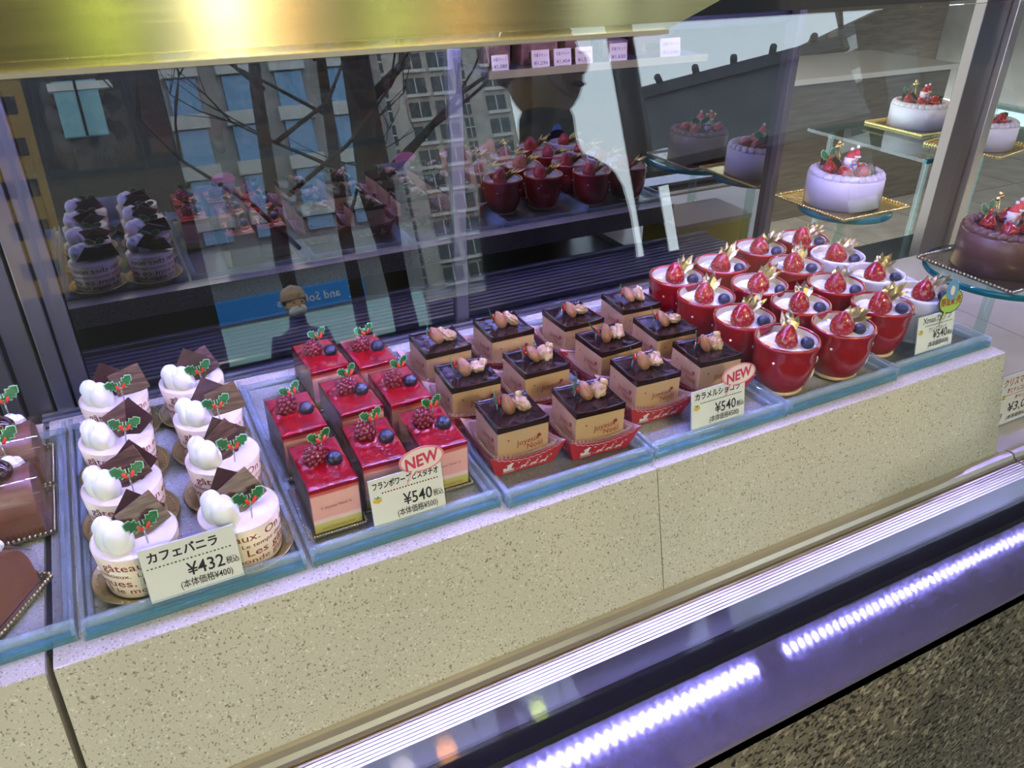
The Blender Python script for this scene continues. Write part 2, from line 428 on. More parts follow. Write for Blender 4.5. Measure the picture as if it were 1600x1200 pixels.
class MB:
    def __init__(self):
        self.v, self.f, self.m, self.s = [], [], [], []

    def add(self, verts, faces, mi=0, smooth=False, mx=None):
        b = len(self.v)
        self.v += [(mx @ Vector(p)) if mx is not None else Vector(p) for p in verts]
        for f in faces:
            self.f.append([b + i for i in f])
            self.m.append(mi)
            self.s.append(smooth)
        return self

    def bm(self, bm, mi=0, smooth=False, mx=None):
        bm.verts.index_update()
        self.add([v.co.copy() for v in bm.verts], [[v.index for v in f.verts] for f in bm.faces], mi, smooth, mx)
        bm.free()
        return self

    def box(self, x0, x1, y0, y1, z0, z1, mi=0, bev=0.0, mx=None, seg=2):
        v = [(x, y, z) for x in (x0, x1) for y in (y0, y1) for z in (z0, z1)]
        f = [(0, 1, 3, 2), (4, 6, 7, 5), (0, 4, 5, 1), (2, 3, 7, 6), (0, 2, 6, 4), (1, 5, 7, 3)]
        if not bev:
            return self.add(v, f, mi, False, mx)
        bm = bmesh.new()
        vs = [bm.verts.new(p) for p in v]
        for q in f:
            bm.faces.new([vs[i] for i in q])
        bmesh.ops.bevel(bm, geom=bm.edges[:], offset=bev, segments=seg, affect='EDGES', profile=0.5)
        return self.bm(bm, mi, False, mx)

    def lathe(self, prof, n=32, mi=0, mx=None, smooth=True, fn=None, cap=True):
        v, f = [], []
        k = len(prof)
        for i in range(n):
            a = 2 * pi * i / n
            for r, z in prof:
                rr = r * (fn(a, z) if fn else 1)
                v.append((rr * cos(a), rr * sin(a), z))
        for i in range(n):
            j = (i + 1) % n
            for q in range(k - 1):
                f.append((i * k + q, j * k + q, j * k + q + 1, i * k + q + 1))
        if cap:
            if prof[0][0] > 1e-6:
                f.append([i * k for i in range(n)][::-1])
            if prof[-1][0] > 1e-6:
                f.append([i * k + k - 1 for i in range(n)])
        return self.add(v, f, mi, smooth, mx)

    def ell(self, c, r, nu=16, nv=10, mi=0, fn=None, mx=None):
        v, f = [], []
        for j in range(nv + 1):
            ph = pi * j / nv
            for i in range(nu):
                th = 2 * pi * i / nu
                d = Vector((sin(ph) * cos(th), sin(ph) * sin(th), cos(ph)))
                k = fn(d, th, ph) if fn else 1.0
                v.append((c[0] + d.x * r[0] * k, c[1] + d.y * r[1] * k, c[2] + d.z * r[2] * k))
        for j in range(nv):
            for i in range(nu):
                i2 = (i + 1) % nu
                f.append((j * nu + i, (j + 1) * nu + i, (j + 1) * nu + i2, j * nu + i2))
        return self.add(v, f, mi, True, mx)

    def tube(self, pts, rad, n=8, mi=0, mx=None, cap=True):
        pts = [Vector(p) for p in pts]
        if not isinstance(rad, (list, tuple)):
            rad = [rad] * len(pts)
        v, f = [], []
        for k, p in enumerate(pts):
            d = (pts[min(k + 1, len(pts) - 1)] - pts[max(k - 1, 0)]).normalized()
            q = d.to_track_quat('Z', 'Y')
            for i in range(n):
                a = 2 * pi * i / n
                v.append(p + q @ Vector((cos(a) * rad[k], sin(a) * rad[k], 0)))
        for k in range(len(pts) - 1):
            for i in range(n):
                j = (i + 1) % n
                f.append((k * n + i, k * n + j, (k + 1) * n + j, (k + 1) * n + i))
        if cap:
            f.append(list(range(n))[::-1])
            f.append([(len(pts) - 1) * n + i for i in range(n)])
        return self.add(v, f, mi, True, mx)

    def prism(self, poly, h0, h1, mi=0, mx=None, side_mi=None, smooth=False):
        n = len(poly)
        v = [(x, y, h0) for x, y in poly] + [(x, y, h1) for x, y in poly]
        self.add(v, [list(range(n))[::-1], [n + i for i in range(n)]], mi, False, mx)
        self.add(v, [(i, (i + 1) % n, n + (i + 1) % n, n + i) for i in range(n)], mi if side_mi is None else side_mi, smooth, mx)
        return self

    def extrude_x(self, prof, x0, x1, mi=0):
        """profile of (y, z) pulled along x"""
        mx = Matrix(((0, 0, 1, 0), (1, 0, 0, 0), (0, 1, 0, 0), (0, 0, 0, 1)))
        return self.prism(prof, x0, x1, mi, mx)

    def text(self, s, size, mi=0, fn=None, bold=0.0, center=False, w=None):
        v, f = text2d(s, size, bold)
        if not v:
            return self
        x0, x1 = min(p[0] for p in v), max(p[0] for p in v)
        k = (w / (x1 - x0)) if w else 1.0
        o = (x0 + x1) / 2 if center else x0
        return self.add([fn((x - o) * k, y) for x, y in v], f, mi)

    def mesh(self, name, mats):
        me = bpy.data.meshes.new(name)
        me.from_pydata([tuple(p * S) for p in self.v], [], self.f)
        for m in mats:
            me.materials.append(M[m] if isinstance(m, str) else m)
        me.polygons.foreach_set('material_index', self.m)
        me.polygons.foreach_set('use_smooth', self.s)
        bm = bmesh.new()
        bm.from_mesh(me)
        bmesh.ops.recalc_face_normals(bm, faces=bm.faces[:])
        bm.to_mesh(me)
        bm.free()
        me.update()
        return me

    def obj(self, name, mats, parent=None, loc=(0, 0, 0), rot=(0, 0, 0), label=None):
        if isinstance(mats, str):
            mats = [mats]
        o = bpy.data.objects.new(name, self.mesh(name, mats))
        COL.objects.link(o)
        o.location = Vector(loc) * S
        o.rotation_euler = rot
        if parent:
            o.parent = parent
        if label:
            o['label'] = label
        return o


def thing(name, label, cat, loc=(0, 0, 0), rz=0.0, group=None):
    o = bpy.data.objects.new(name, None)
    COL.objects.link(o)
    o.empty_display_size = 0.02
    o.location = Vector(loc) * S
    o.rotation_euler = (0, 0, rz)
    o['label'] = label
    o['category'] = cat
    if group:
        o['group'] = group
    return o


def tag(o, label, cat, group=None):
    o['label'] = label
    o['category'] = cat
    if group:
        o['group'] = group
    return o


def structure(o):
    o['kind'] = 'structure'
    return o


def put(src, parent):
    c = src.copy()
    COL.objects.link(c)
    c.parent = parent
    return c


def copy_thing(src, label, loc, rz=0.0, skip=()):
    """a copy of a thing with copies of its parts and their sub-parts"""
    r = src.copy()
    COL.objects.link(r)
    r.location = Vector(loc) * S
    r.rotation_euler = (0, 0, rz)
    r['label'] = label
    for ch in list(src.children):
        if ch.name.split('.')[0] in skip:
            continue
        c = ch.copy()
        COL.objects.link(c)
        c.parent = r
        for g in list(ch.children):
            d = g.copy()
            COL.objects.link(d)
            d.parent = c
    return r


def kids(o, name):
    return [c for c in o.children if c.name.split('.')[0] == name]


RX = lambda a: Matrix.Rotation(a, 4, 'X')
RY = lambda a: Matrix.Rotation(a, 4, 'Y')
RZ = lambda a: Matrix.Rotation(a, 4, 'Z')
T = lambda x, y, z: Matrix.Translation((x, y, z))
SCL = lambda x, y, z: Matrix.Diagonal((x, y, z, 1))


# ================================================================= THE SETTING
def block(name, prof, x0, x1, m, label=None, cat=None, struct=False):
    b = MB()
    b.extrude_x(prof, x0, x1)
    o = b.obj(name, m)
    if struct:
        structure(o)
    else:
        tag(o, label, cat)
    return o


# stone plinth the trays stand on: a slab with a front apron that leans outwards
PL = [(1.067, 0.0), (1.07, 0.003), (1.858, 0.003), (1.858, -0.069), (1.12, -0.069), (1.05, -0.30), (0.995, -0.30), (1.0645, -0.004)]
PL = [(y, min(z, 0.0)) for y, z in PL]
PL = [(1.067, -0.001), (1.070, 0.0), (1.858, 0.0), (1.858, -0.069), (1.12, -0.069), (1.05, -0.30), (0.995, -0.30)]
block('stone_plinth', PL, -1.3, -0.262, 'stone', 'speckled beige stone plinth under the roll cakes, beyond the dark gap', 'plinth')
block('stone_plinth', PL, -0.250, 0.8925, 'stone', 'long speckled beige stone plinth under the vanilla and raspberry cakes', 'plinth')
block('stone_plinth', PL, 0.8945, 2.04, 'stone', 'speckled beige stone plinth under the red cup desserts', 'plinth')
o = MB().extrude_x([(1.12, -0.012), (1.84, -0.012), (1.84, -0.02), (1.12, -0.02)], -0.262, -0.250).obj('trim_1', 'dark')
structure(o)

# base of the case
structure(MB().box(-1.6, 5.0, 0.66, 2.4, -0.40, -0.316).obj('trim_2', 'dark'))
# champagne rail at the foot of the plinth, with grooves
b = MB()
b.extrude_x([(0.997, -0.315), (0.997, -0.288), (0.985, -0.285), (0.972, -0.287), (0.966, -0.297), (0.960, -0.299), (0.955, -0.315)], -1.6, 2.075)
for k in range(7):
    y = 0.953 - k * 0.0075
    b.extrude_x([(y, -0.315), (y, -0.300 - k * 0.0006), (y - 0.0055, -0.3005 - k * 0.0006), (y - 0.0055, -0.315)], -1.6, 2.075)
tag(b.obj('grooved_rail', 'champagne'), 'long champagne aluminium rail with fine grooves below the stone plinths', 'rail')
b = MB()
b.extrude_x([(0.997, -0.315), (0.997, -0.288), (0.985, -0.285), (0.972, -0.287), (0.966, -0.297), (0.960, -0.299), (0.955, -0.315)], 2.08, 5.0)
for k in range(7):
    y = 0.953 - k * 0.0075
    b.extrude_x([(y, -0.315), (y, -0.300 - k * 0.0006), (y - 0.0055, -0.3005 - k * 0.0006), (y - 0.0055, -0.315)], 2.08, 5.0)
tag(b.obj('grooved_rail', 'champagne'), 'short champagne aluminium rail in front of the whole cake bay', 'rail')
# dark polished air slot between the rail and the glass, dipping 3.7 degrees to the front
tag(MB().extrude_x([(0.902, -0.303), (0.842, -0.307), (0.842, -0.325), (0.902, -0.325)], -1.6, 5.0).obj('air_slot_cover', 'glossdark'),
    'dark polished strip mirroring blue light between the rail and the front glass', 'strip')
structure(MB().extrude_x([(0.846, -0.325), (0.846, -0.300), (0.838, -0.292), (0.792, -0.292), (0.784, -0.300), (0.784, -0.325)], -1.6, 5.0).obj('trim_3', 'black'))
# stainless sill
b = MB()
b.extrude_x([(0.786, -0.300), (0.634, -0.300), (0.629, -0.303), (0.629, -0.330), (0.640, -0.330), (0.640, -0.312), (0.786, -0.312)], -1.6, 5.0)
tag(b.obj('steel_sill', 'steel'), 'scratched stainless steel sill mirroring a row of blue LED dots', 'sill')
# granite front of the counter below the sill, pavement
structure(MB().box(-3.0, 6.0, 0.642, 0.80, -2.0, -0.318).obj('wall_front', 'granite'))
structure(MB().box(-60, 140, -6.0, 0.80, -2.1, -2.0).obj('floor', 'pave'))
structure(MB().box(-60, 200, -320, -6.0, -2.2, -2.06).obj('street', 'asphalt'))

# tall tinted mirrors closing the back of the case
b = MB().box(-0.168, 0.955, 2.189, 2.205, -0.24, 0.705)
tag(b.obj('tinted_mirror', 'mirror'), 'tinted mirror panel behind the vanilla and raspberry cakes', 'mirror')
b = MB().box(0.965, 2.20, 2.189, 2.205, -0.24, 0.705)
tag(b.obj('tinted_mirror', 'mirror'), 'tinted mirror panel behind the chocolate squares and cup desserts', 'mirror')
tag(MB().box(0.915, 0.957, 2.172, 2.188, -0.24, 0.72, bev=0.002).obj('mirror_stile', 'alu'),
    'pale aluminium upright where the two mirror panels meet', 'upright')
b = MB().box(2.20, 2.215, 2.16, 2.20, -0.24, 0.9, bev=0.002)
b.box(2.215, 2.235, 2.165, 2.20, -0.24, 0.9, bev=0.002)
tag(b.obj('mirror_stile', 'bronze'), 'bronze upright at the far end of the mirrors, behind the cup desserts', 'upright')
b = MB()
for x0, x1, y in ((-0.215, -0.172, 2.165), (-0.262, -0.222, 2.15), (-0.330, -0.272, 2.165), (-0.38, -0.34, 2.14), (-0.47, -0.39, 2.165)):
    b.box(x0, x1, y, y + 0.035, -0.30, 0.9, bev=0.003)
tag(b.obj('corner_upright', 'alu'), 'ribbed aluminium corner upright beside the left mirror edge', 'upright')
structure(MB().box(-1.6, -0.166, 2.21, 2.25, -0.31, 0.95).obj('wall_left', 'dark'))
structure(MB().box(-0.2, 2.24, 2.21, 2.25, -0.31, 0.95).obj('wall_back', 'dark'))
# grille behind the plinth
b = MB()
for k in range(9):
    y = 1.915 + k * 0.028
    b.box(-0.30, 2.2, y, y + 0.016, -0.15, -0.138 + 0.0006 * k)
b.box(-0.30, 2.2, 1.905, 2.185, -0.175, -0.155)
b.box(-0.30, 2.2, 1.885, 1.905, -0.175, -0.125, bev=0.003)
tag(b.obj('air_grille', 'vent'), 'slatted steel air grille running behind the stone plinths', 'grille')

# brass canopy over the glass
b = MB()
FR = [(-1.6, 0.855), (0.82, 0.855), (1.25, 1.02), (1.25, 1.30), (-1.6, 1.30)]
mx = Matrix(((1, 0, 0, 0), (0, 0, 1, 0), (0, 1, 0, 0), (0, 0, 0, 1)))
b.prism(FR, 1.076, 1.09, 0, mx)
b.prism([(-1.6, 0.851), (0.82, 0.851), (0.82, 0.857), (-1.6, 0.857)], 1.068, 1.10, 1, mx)
tag(b.obj('brass_canopy', ['brass', 'champagne']), 'brushed brass canopy running along the top of the case', 'canopy')
structure(MB().box(-1.6, 1.3, 1.095, 2.3, 0.93, 1.0).obj('ceiling', 'dark'))
b = MB().box(3.2, 5.0, 1.30, 1.34, 0.90, 1.10)
tag(b.obj('brass_fascia', 'brass'), 'short brass fascia over the whole cake bay', 'fascia')

# LED bars hung under the canopy roof
def led_bar(x0, x1, rows, label, y0=1.415):
    t = thing('led_bar', label, 'light', ((x0 + x1) / 2, y0, 0.85), 0, 'LED bars under the canopy')
    L = (x1 - x0) / 2
    MB().box(-L, L, -0.03, 0.03, 0.0, 0.02, bev=0.002).obj('housing', 'ledhousing', t)
    MB().box(-0.01, 0.01, -0.01, 0.01, 0.02, 0.09).obj('bracket', 'ledhousing', t)
    d = MB()
    n = int(2 * L / 0.0377)
    for r in range(rows):
        for i in range(n):
            x = -L + 0.0377 * (i + 0.5 + 0.3 * r)
            y = -0.016 * r
            d.box(x - 0.0065, x + 0.0065, y - 0.0065, y + 0.0065, -0.004, -0.0005)
    d.obj('diode_row', 'led', t)


led_bar(-0.50, 1.795, 2, 'blue-white LED bar under the canopy above the small cakes, double row of diodes')
led_bar(-0.10, 2.15, 1, 'added unseen blue-white LED bar along the back of the canopy, close to the mirrors', 1.80)  # added bar, hidden behind the brass, brightens the back of the case
led_bar(1.911, 3.5, 1, 'blue-white LED bar hung above the whole cake bay, single row of diodes')
structure(MB().box(1.31, 5.0, 1.35, 1.95, 0.94, 1.0).box(0.85, 5.0, 1.335, 1.35, 0.842, 1.0).obj('trim_4', 'dark'))

# front glass, leaning back 12.5 degrees
TL = radians(12.5)
b = MB()
b.box(-1.6, 5.0, -0.005, 0.005, 0.0, 1.19)
tag(b.obj('front_glass', 'pane', None, (0, 0.82, -0.296), (-TL, 0, 0)), 'long leaning sheet of clear glass closing the front of the case', 'glass')

# whole-cake bay: shelf, posts, back room
b = MB().box(2.05, 5.0, 1.0, 2.16, -0.315, -0.292)
for k in range(4):
    b.box(2.05 + 0.75 * k, 2.056 + 0.75 * k, 1.0, 2.16, -0.292, -0.2915, 1)
tag(b.obj('bay_shelf', ['tile', 'grout']), 'pale tiled shelf in the bay with the whole cakes', 'shelf')
b = MB()
b.box(3.15, 3.24, 2.15, 2.20, -0.31, 1.0, 0, 0.003)
b.box(3.245, 3.33, 2.17, 2.22, -0.31, 1.0, 0, 0.003)
b.box(3.335, 3.385, 2.14, 2.19, -0.31, 1.0, 1, 0.003)
tag(b.obj('bay_post', ['bronze', 'champagne']), 'dark bronze post with a pale edge behind the whole chocolate cake', 'post')
b = MB()
b.box(2.3, 14, 2.3, 12, -2.05, -2.0)
for k in range(9):
    b.box(2.3 + k * 1.2, 2.32 + k * 1.2, 2.3, 12, -2.0, -1.998, 1)
    b.box(2.3, 14, 2.9 + k * 1.1, 2.92 + k * 1.1, -2.0, -1.998, 1)
structure(b.obj('floor_shop', ['tile', 'grout']))
structure(MB().box(0.0, 16, 11, 11.2, -2, 3).obj('wall_shop', 'wood'))
structure(MB().box(15, 15.2, 2.3, 11, -2, 3).obj('wall_shop_right', 'plaster'))
structure(MB().box(-2, 16, 1.4, 11.2, 2.9, 3.0).obj('ceiling_shop', 'plaster'))
b = MB()
b.box(0, 3.2, 0, 1.2, 0, 1.5, 0, 0.02)
b.box(-0.05, 3.25, -0.05, 1.25, 1.5, 1.56, 1, 0.01)
tag(b.obj('shop_counter', ['wood', 'band'], None, (6.0, 6.5, -2.0)), 'wooden counter in the shop behind the cake bay', 'counter')
# the shop's own front above the case
structure(MB().box(-12, 12, 1.42, 1.6, 1.0, 9.0).obj('wall_facade', 'plaster'))
# roof added over the pavement, out of view, to block the overhead sky
structure(MB().box(-14, 18, -6.0, 1.5, 4.0, 4.3).obj('ceiling_sky_block', 'plaster'))


# ================================================================= TRAYS
def tray(x0, x1, y0, y1, label, h=0.03):
    b = MB()
    b.box(x0 + 0.004, x1 - 0.004, y0 + 0.01, y1, 0.0, 0.006, 0)
    # side rims: two thin upright sheets, LED glow put into the edge colour
    for s, x in ((1, x0), (-1, x1)):
        b.box(min(x, x + s * 0.007), max(x, x + s * 0.007), y0, y1, 0.0, h, 1, 0.0012)
        b.box(min(x + s * 0.009, x + s * 0.019), max(x + s * 0.009, x + s * 0.019), y0 + 0.02, y1, 0.0, h * 0.55, 1, 0.001)
    # stepped front lip
    b.box(x0, x1, y0, y0 + 0.012, 0.0, h * 0.55, 2, 0.0025)
    b.box(x0, x1, y0 + 0.014, y0 + 0.026, 0.0, h * 0.95, 1, 0.003)
    b.box(x0 + 0.006, x1 - 0.006, y0 + 0.028, y0 + 0.040, 0.0, h * 0.6, 1, 0.002)
    b.box(x0, x1, y1 - 0.008, y1, 0.0, h * 0.5, 1, 0.001)
    o = b.obj('acrylic_tray', ['tray', 'trayedge', 'traydark'])
    return tag(o, label, 'tray', 'clear trays on the stone plinths')


tray(-0.62, -0.212, 1.112, 1.790, 'clear blue-edged tray under the chocolate roll cakes')
tray(-0.204, 0.158, 1.104, 1.795, 'clear blue-edged tray holding the printed vanilla cakes')
tray(0.166, 0.545, 1.104, 1.795, 'clear blue-edged tray holding the raspberry cakes')
tray(0.553, 0.900, 1.090, 1.795, 'clear blue-edged tray under the chocolate squares next to the raspberry cakes')
tray(0.908, 1.286, 1.094, 1.795, 'clear blue-edged tray under the chocolate squares next to the red cups')
tray(1.294, 1.655, 1.096, 1.795, 'clear blue-edged tray under the two cup columns nearest the chocolate squares')
tray(1.663, 2.030, 1.106, 1.795, 'clear blue-edged tray at the plinth end, under the white cups')
TZ = 0.007


# ================================================================= SHARED TOPPINGS
def leaf_outline(L=0.03, Wd=0.0125, n=4):
    """serrated holly leaf from the origin along +x"""
    up = []
    for i in range(n + 1):
        t = i / n
        w = Wd * (0.25 + 0.75 * sin(pi * min(1, t * 0.9 + 0.08)))
        up.append((t * L, w if i < n else 0))
        if i < n:
            up.append(((t + 0.5 / n) * L, w * 0.60))
    lo = [(x, -y) for x, y in up[:-1]][::-1]
    return up + lo


def add_leaf(b, mx, L=0.03, mi=0, ei=1):
    o = leaf_outline(L, L * 0.36)
    n = len(o)
    cx = L * 0.5
    ins = [(cx + (x - cx) * 0.88, y * 0.86) for x, y in o]
    z = lambda x, y: -0.12 * abs(y) - 2.5 * (x - cx) ** 2
    th = 0.0009
    for side in (0, 1):
        d = th if side else 0.0
        v = [(x, y, z(x, y) + d) for x, y in ins]
        b.add(v, [list(range(n))], mi, False, mx)
        v2 = [(x, y, z(x, y) + d * 0.9) for x, y in o] + v
        b.add(v2, [(i, (i + 1) % n, n + (i + 1) % n, n + i) for i in range(n)], ei, False, mx)


def holly(parent, loc, rz=0.0, stem=0.03, L=0.032, spread=38, name='holly_pick'):
    """clear pick with two holly leaves and two red berries, facing -y"""
    b = MB()
    b.tube([(0, 0, -0.005), (0, 0, stem)], 0.0016, 8, 2)
    face = RX(radians(72))
    for s in (1, -1):
        a = radians(spread) if s > 0 else radians(180 - spread)
        add_leaf(b, T(0, 0, stem) @ face @ RZ(a), L)
    o = b.obj(name, ['leaf', 'leafedge', 'stem'], parent, loc, (0, 0, rz))
    for s in (1, -1):
        q = MB()
        q.ell((s * 0.0065, -0.004, stem + 0.004), (0.0036, 0.0036, 0.0075), 12, 8, 0, None,
              T(s * 0.0065, 0, stem + 0.004) @ RY(radians(28 * s)) @ T(-s * 0.0065, 0, -stem - 0.004))
        q.obj('berry', 'berry', o)
    return o


def raspberry(parent, loc, r=0.021, rz=0.3):
    b = MB()
    N = 46
    b.ell((0, 0, r * 0.85), (r * 0.86, r * 0.86, r * 0.95), 14, 10)
    for i in range(N):
        k = (i + 0.5) / N
        ph = math.acos(1 - 1.75 * k)
        th = i * 2.39996
        d = Vector((sin(ph) * cos(th), sin(ph) * sin(th), cos(ph)))
        c = (d.x * r * 0.84, d.y * r * 0.84, r * 0.85 + d.z * r * 0.95)
        b.ell(c, (r * 0.24,) * 3, 7, 5)
    return b.obj('raspberry', 'rasp', parent, loc, (0.5, 0.2, rz))


def blueberry(parent, loc, r=0.0145, rot=(0.5, 0.25, 0)):
    b = MB()

    def fn(d, th, ph):
        k = 1.0
        if ph < 0.42:
            k -= 0.16 * (1 - ph / 0.42)
        if 0.30 < ph < 0.62:
            k += 0.06 * max(0, cos(5 * th))
        return k
    b.ell((0, 0, r * 0.9), (r, r, r * 0.88), 20, 14, 0, fn)
    return b.obj('blueberry', 'blue', parent, loc, rot)


def strawberry(parent, loc, r=0.021, h=0.05, rot=(0, 0, 0)):
    b = MB()
    prof = [(0.0, -0.002), (r * 0.72, 0.0), (r * 0.98, h * 0.14), (r * 1.0, h * 0.30), (r * 0.90, h * 0.50), (r * 0.70, h * 0.70), (r * 0.42, h * 0.88), (r * 0.18, h * 0.975), (0.0, h)]

    def at(z):
        for (r0, z0), (r1, z1) in zip(prof, prof[1:]):
            if z0 <= z <= z1:
                return r0 + (r1 - r0) * (z - z0) / (z1 - z0)
        return 0
    b.lathe(prof, 22, 0, None, True, lambda a, z: 1 + 0.05 * sin(2 * a + 40 * z) + 0.02 * sin(5 * a), False)
    zs = [0.14, 0.28, 0.42, 0.56, 0.70, 0.84]
    for q, zz in enumerate(zs):
        rr = at(zz * h)
        n = max(5, int(rr / r * 12))
        for i in range(n):
            a = 2 * pi * (i + 0.5 * (q % 2)) / n
            k = rr * (1 + 0.05 * sin(2 * a + 40 * zz * h) + 0.02 * sin(5 * a))
            b.ell((k * cos(a), k * sin(a), zz * h), (0.0010, 0.0010, 0.0015), 5, 4, 1)
    return b.obj('strawberry', ['straw', 'seed'], parent, loc, rot)


# ================================================================= VANILLA CAKES
def make_vanilla(label, loc):
    t = thing('vanilla_cake', label, 'cake', loc, 0, 'printed vanilla cakes')
    H, R0, R1 = 0.088, 0.0625, 0.070
    # gold board with an embossed, raised rim
    b = MB()
    b.lathe([(0.0, 0.0), (0.066, 0.0), (0.084, 0.012), (0.0865, 0.0125), (0.087, 0.011), (0.070, -0.002), (0.0, -0.002)], 56, 0, None, True,
            None, False)
    for i in range(44):
        a = 2 * pi * i / 44
        b.ell((0.0775 * cos(a), 0.0775 * sin(a), 0.0078), (0.0030, 0.0030, 0.0012), 6, 4)
    b.obj('gold_board', 'gold', t, (0, 0, 0.0025))
    # printed paper band
    z0 = 0.004
    b = MB()
    b.lathe([(R0, z0), (R1, z0 + H), (R1 - 0.0012, z0 + H), (R1 - 0.0012, z0 + H - 0.004)], 64, 0, None, True, None, False)

    def wrap(z_, a0):
        def fn(x, y):
            z = z0 + z_ + y
            r = R0 + (R1 - R0) * (z - z0) / H + 0.0006
            a = a0 + x / R1
            return (r * sin(a), -r * cos(a), z)
        return fn
    A = -0.95
    rows = [(0.064, 0.0235, 'gâteaux. On est bien chez nous. Les', A), (0.048, 0.0125, 'ux délicieux.  Le temps doux est là, nous sommes heureux ici', A - 0.5),
            (0.0275, 0.0235, 'mques. Les gâteaux sont ce qui', A - 0.55), (0.0115, 0.0165, 'il le monde gais. On est élégie formules', A - 0.1)]
    for z_, sz, s, a0 in rows:
        b.text(s, sz, 1, wrap(z_, a0), 0.004, False, 2 * pi * R1 * 0.93)
    b.obj('paper_band', ['paper', 'print'], t)
    # top of the mousse, gently uneven
    b = MB()
    n, k = 40, 8
    v, f = [(0, 0, z0 + H - 0.001)], []
    for j in range(1, k + 1):
        for i in range(n):
            a = 2 * pi * i / n
            r = (R1 - 0.0014) * j / k
            x, y = r * cos(a), r * sin(a)
            v.append((x, y, z0 + H - 0.001 + 0.0016 * noise.noise((x * 40, y * 40, 1)) * (1 if j < k else 0)))
    for i in range(n):
        f.append((0, 1 + i, 1 + (i + 1) % n))
        for j in range(k - 1):
            f.append((1 + j * n + i, 1 + (j + 1) * n + i, 1 + (j + 1) * n + (i + 1) % n, 1 + j * n + (i + 1) % n))
    b.add(v, f, 0, True)
    b.obj('mousse_top', 'vtop', t)
    zt = z0 + H
    # whipped cream: a twisted egg of cream with a folded tail
    b = MB()

    def fn(d, th, ph):
        tw = th - 1.7 * d.z
        k = 1 + 0.05 * noise.noise(d * 1.7)
        for a0, dp, wd in ((2.5, 0.13, 0.36), (-0.6, 0.10, 0.34)):
            q = (tw - a0 + pi) % (2 * pi) - pi
            k -= dp * math.exp(-(q / wd) ** 2) * min(1, sin(ph) * 1.3)
        return k * (1.0 - 0.20 * max(0, d.z) ** 2 + 0.10 * max(0, -d.z))
    mx = T(-0.024, -0.022, zt + 0.0205) @ RZ(0.4) @ RX(radians(-20)) @ RY(radians(-6))
    b.ell((0, 0, 0), (0.0235, 0.0245, 0.033), 40, 26, 0, fn, mx)
    mx = T(-0.040, -0.004, zt + 0.0210) @ RZ(0.5) @ RX(radians(-26)) @ RY(radians(4))
    b.ell((0, 0, 0), (0.0195, 0.0250, 0.036), 40, 26, 0, fn, mx)
    b.obj('whipped_cream', 'cream', t)
    # two chocolate plates leaning on each other
    for nm, q, mx in (('chocolate_plate', 'choc', T(0.013, 0.020, zt + 0.026) @ RZ(-0.20) @ RX(radians(-36)) @ RY(0.55)),
                      ('chocolate_plate', 'streak', T(0.020, 0.006, zt + 0.026) @ RZ(0.15) @ RX(radians(-30)) @ RY(-0.35))):
        b = MB()
        b.box(-0.034, 0.034, -0.0016, 0.0016, -0.030, 0.030, 0, 0.0006, mx, 1)
        b.obj(nm, q, t)
    holly(t, (0.0185, -0.036, zt), 0.30, 0.033, 0.035, 32)
    return t


VAN = [(-0.099, 1.217), (-0.107, 1.380), (-0.105, 1.554), (-0.099, 1.730), (0.072, 1.205), (0.0755, 1.389), (0.074, 1.557), (0.0645, 1.728)]
ROW = ['front row', 'second row from the front', 'third row from the front', 'back row']
van0 = None
for i, (x, y) in enumerate(VAN):
    side = 'beside the roll cakes' if i < 4 else 'beside the raspberry cakes'
    lab = f'printed vanilla cake with whipped cream, {ROW[i % 4]}, column {side}'
    if van0 is None:
        van0 = make_vanilla(lab, (x, y, TZ))
    else:
        c = copy_thing(van0, lab, (x, y, TZ), (random.random() - 0.5) * 0.14)
        for p in kids(c, 'chocolate_plate'):
            p.rotation_euler = (random.uniform(-0.12, 0.12), random.uniform(-0.22, 0.22), random.uniform(-0.25, 0.25))
        for p in kids(c, 'whipped_cream'):
            p.rotation_euler = (0, 0, random.uniform(-0.15, 0.15))
        for p in kids(c, 'holly_pick'):
            p.rotation_euler = (random.uniform(-.1, .1), random.uniform(-.15, .15), random.uniform(0.05, 0.5))


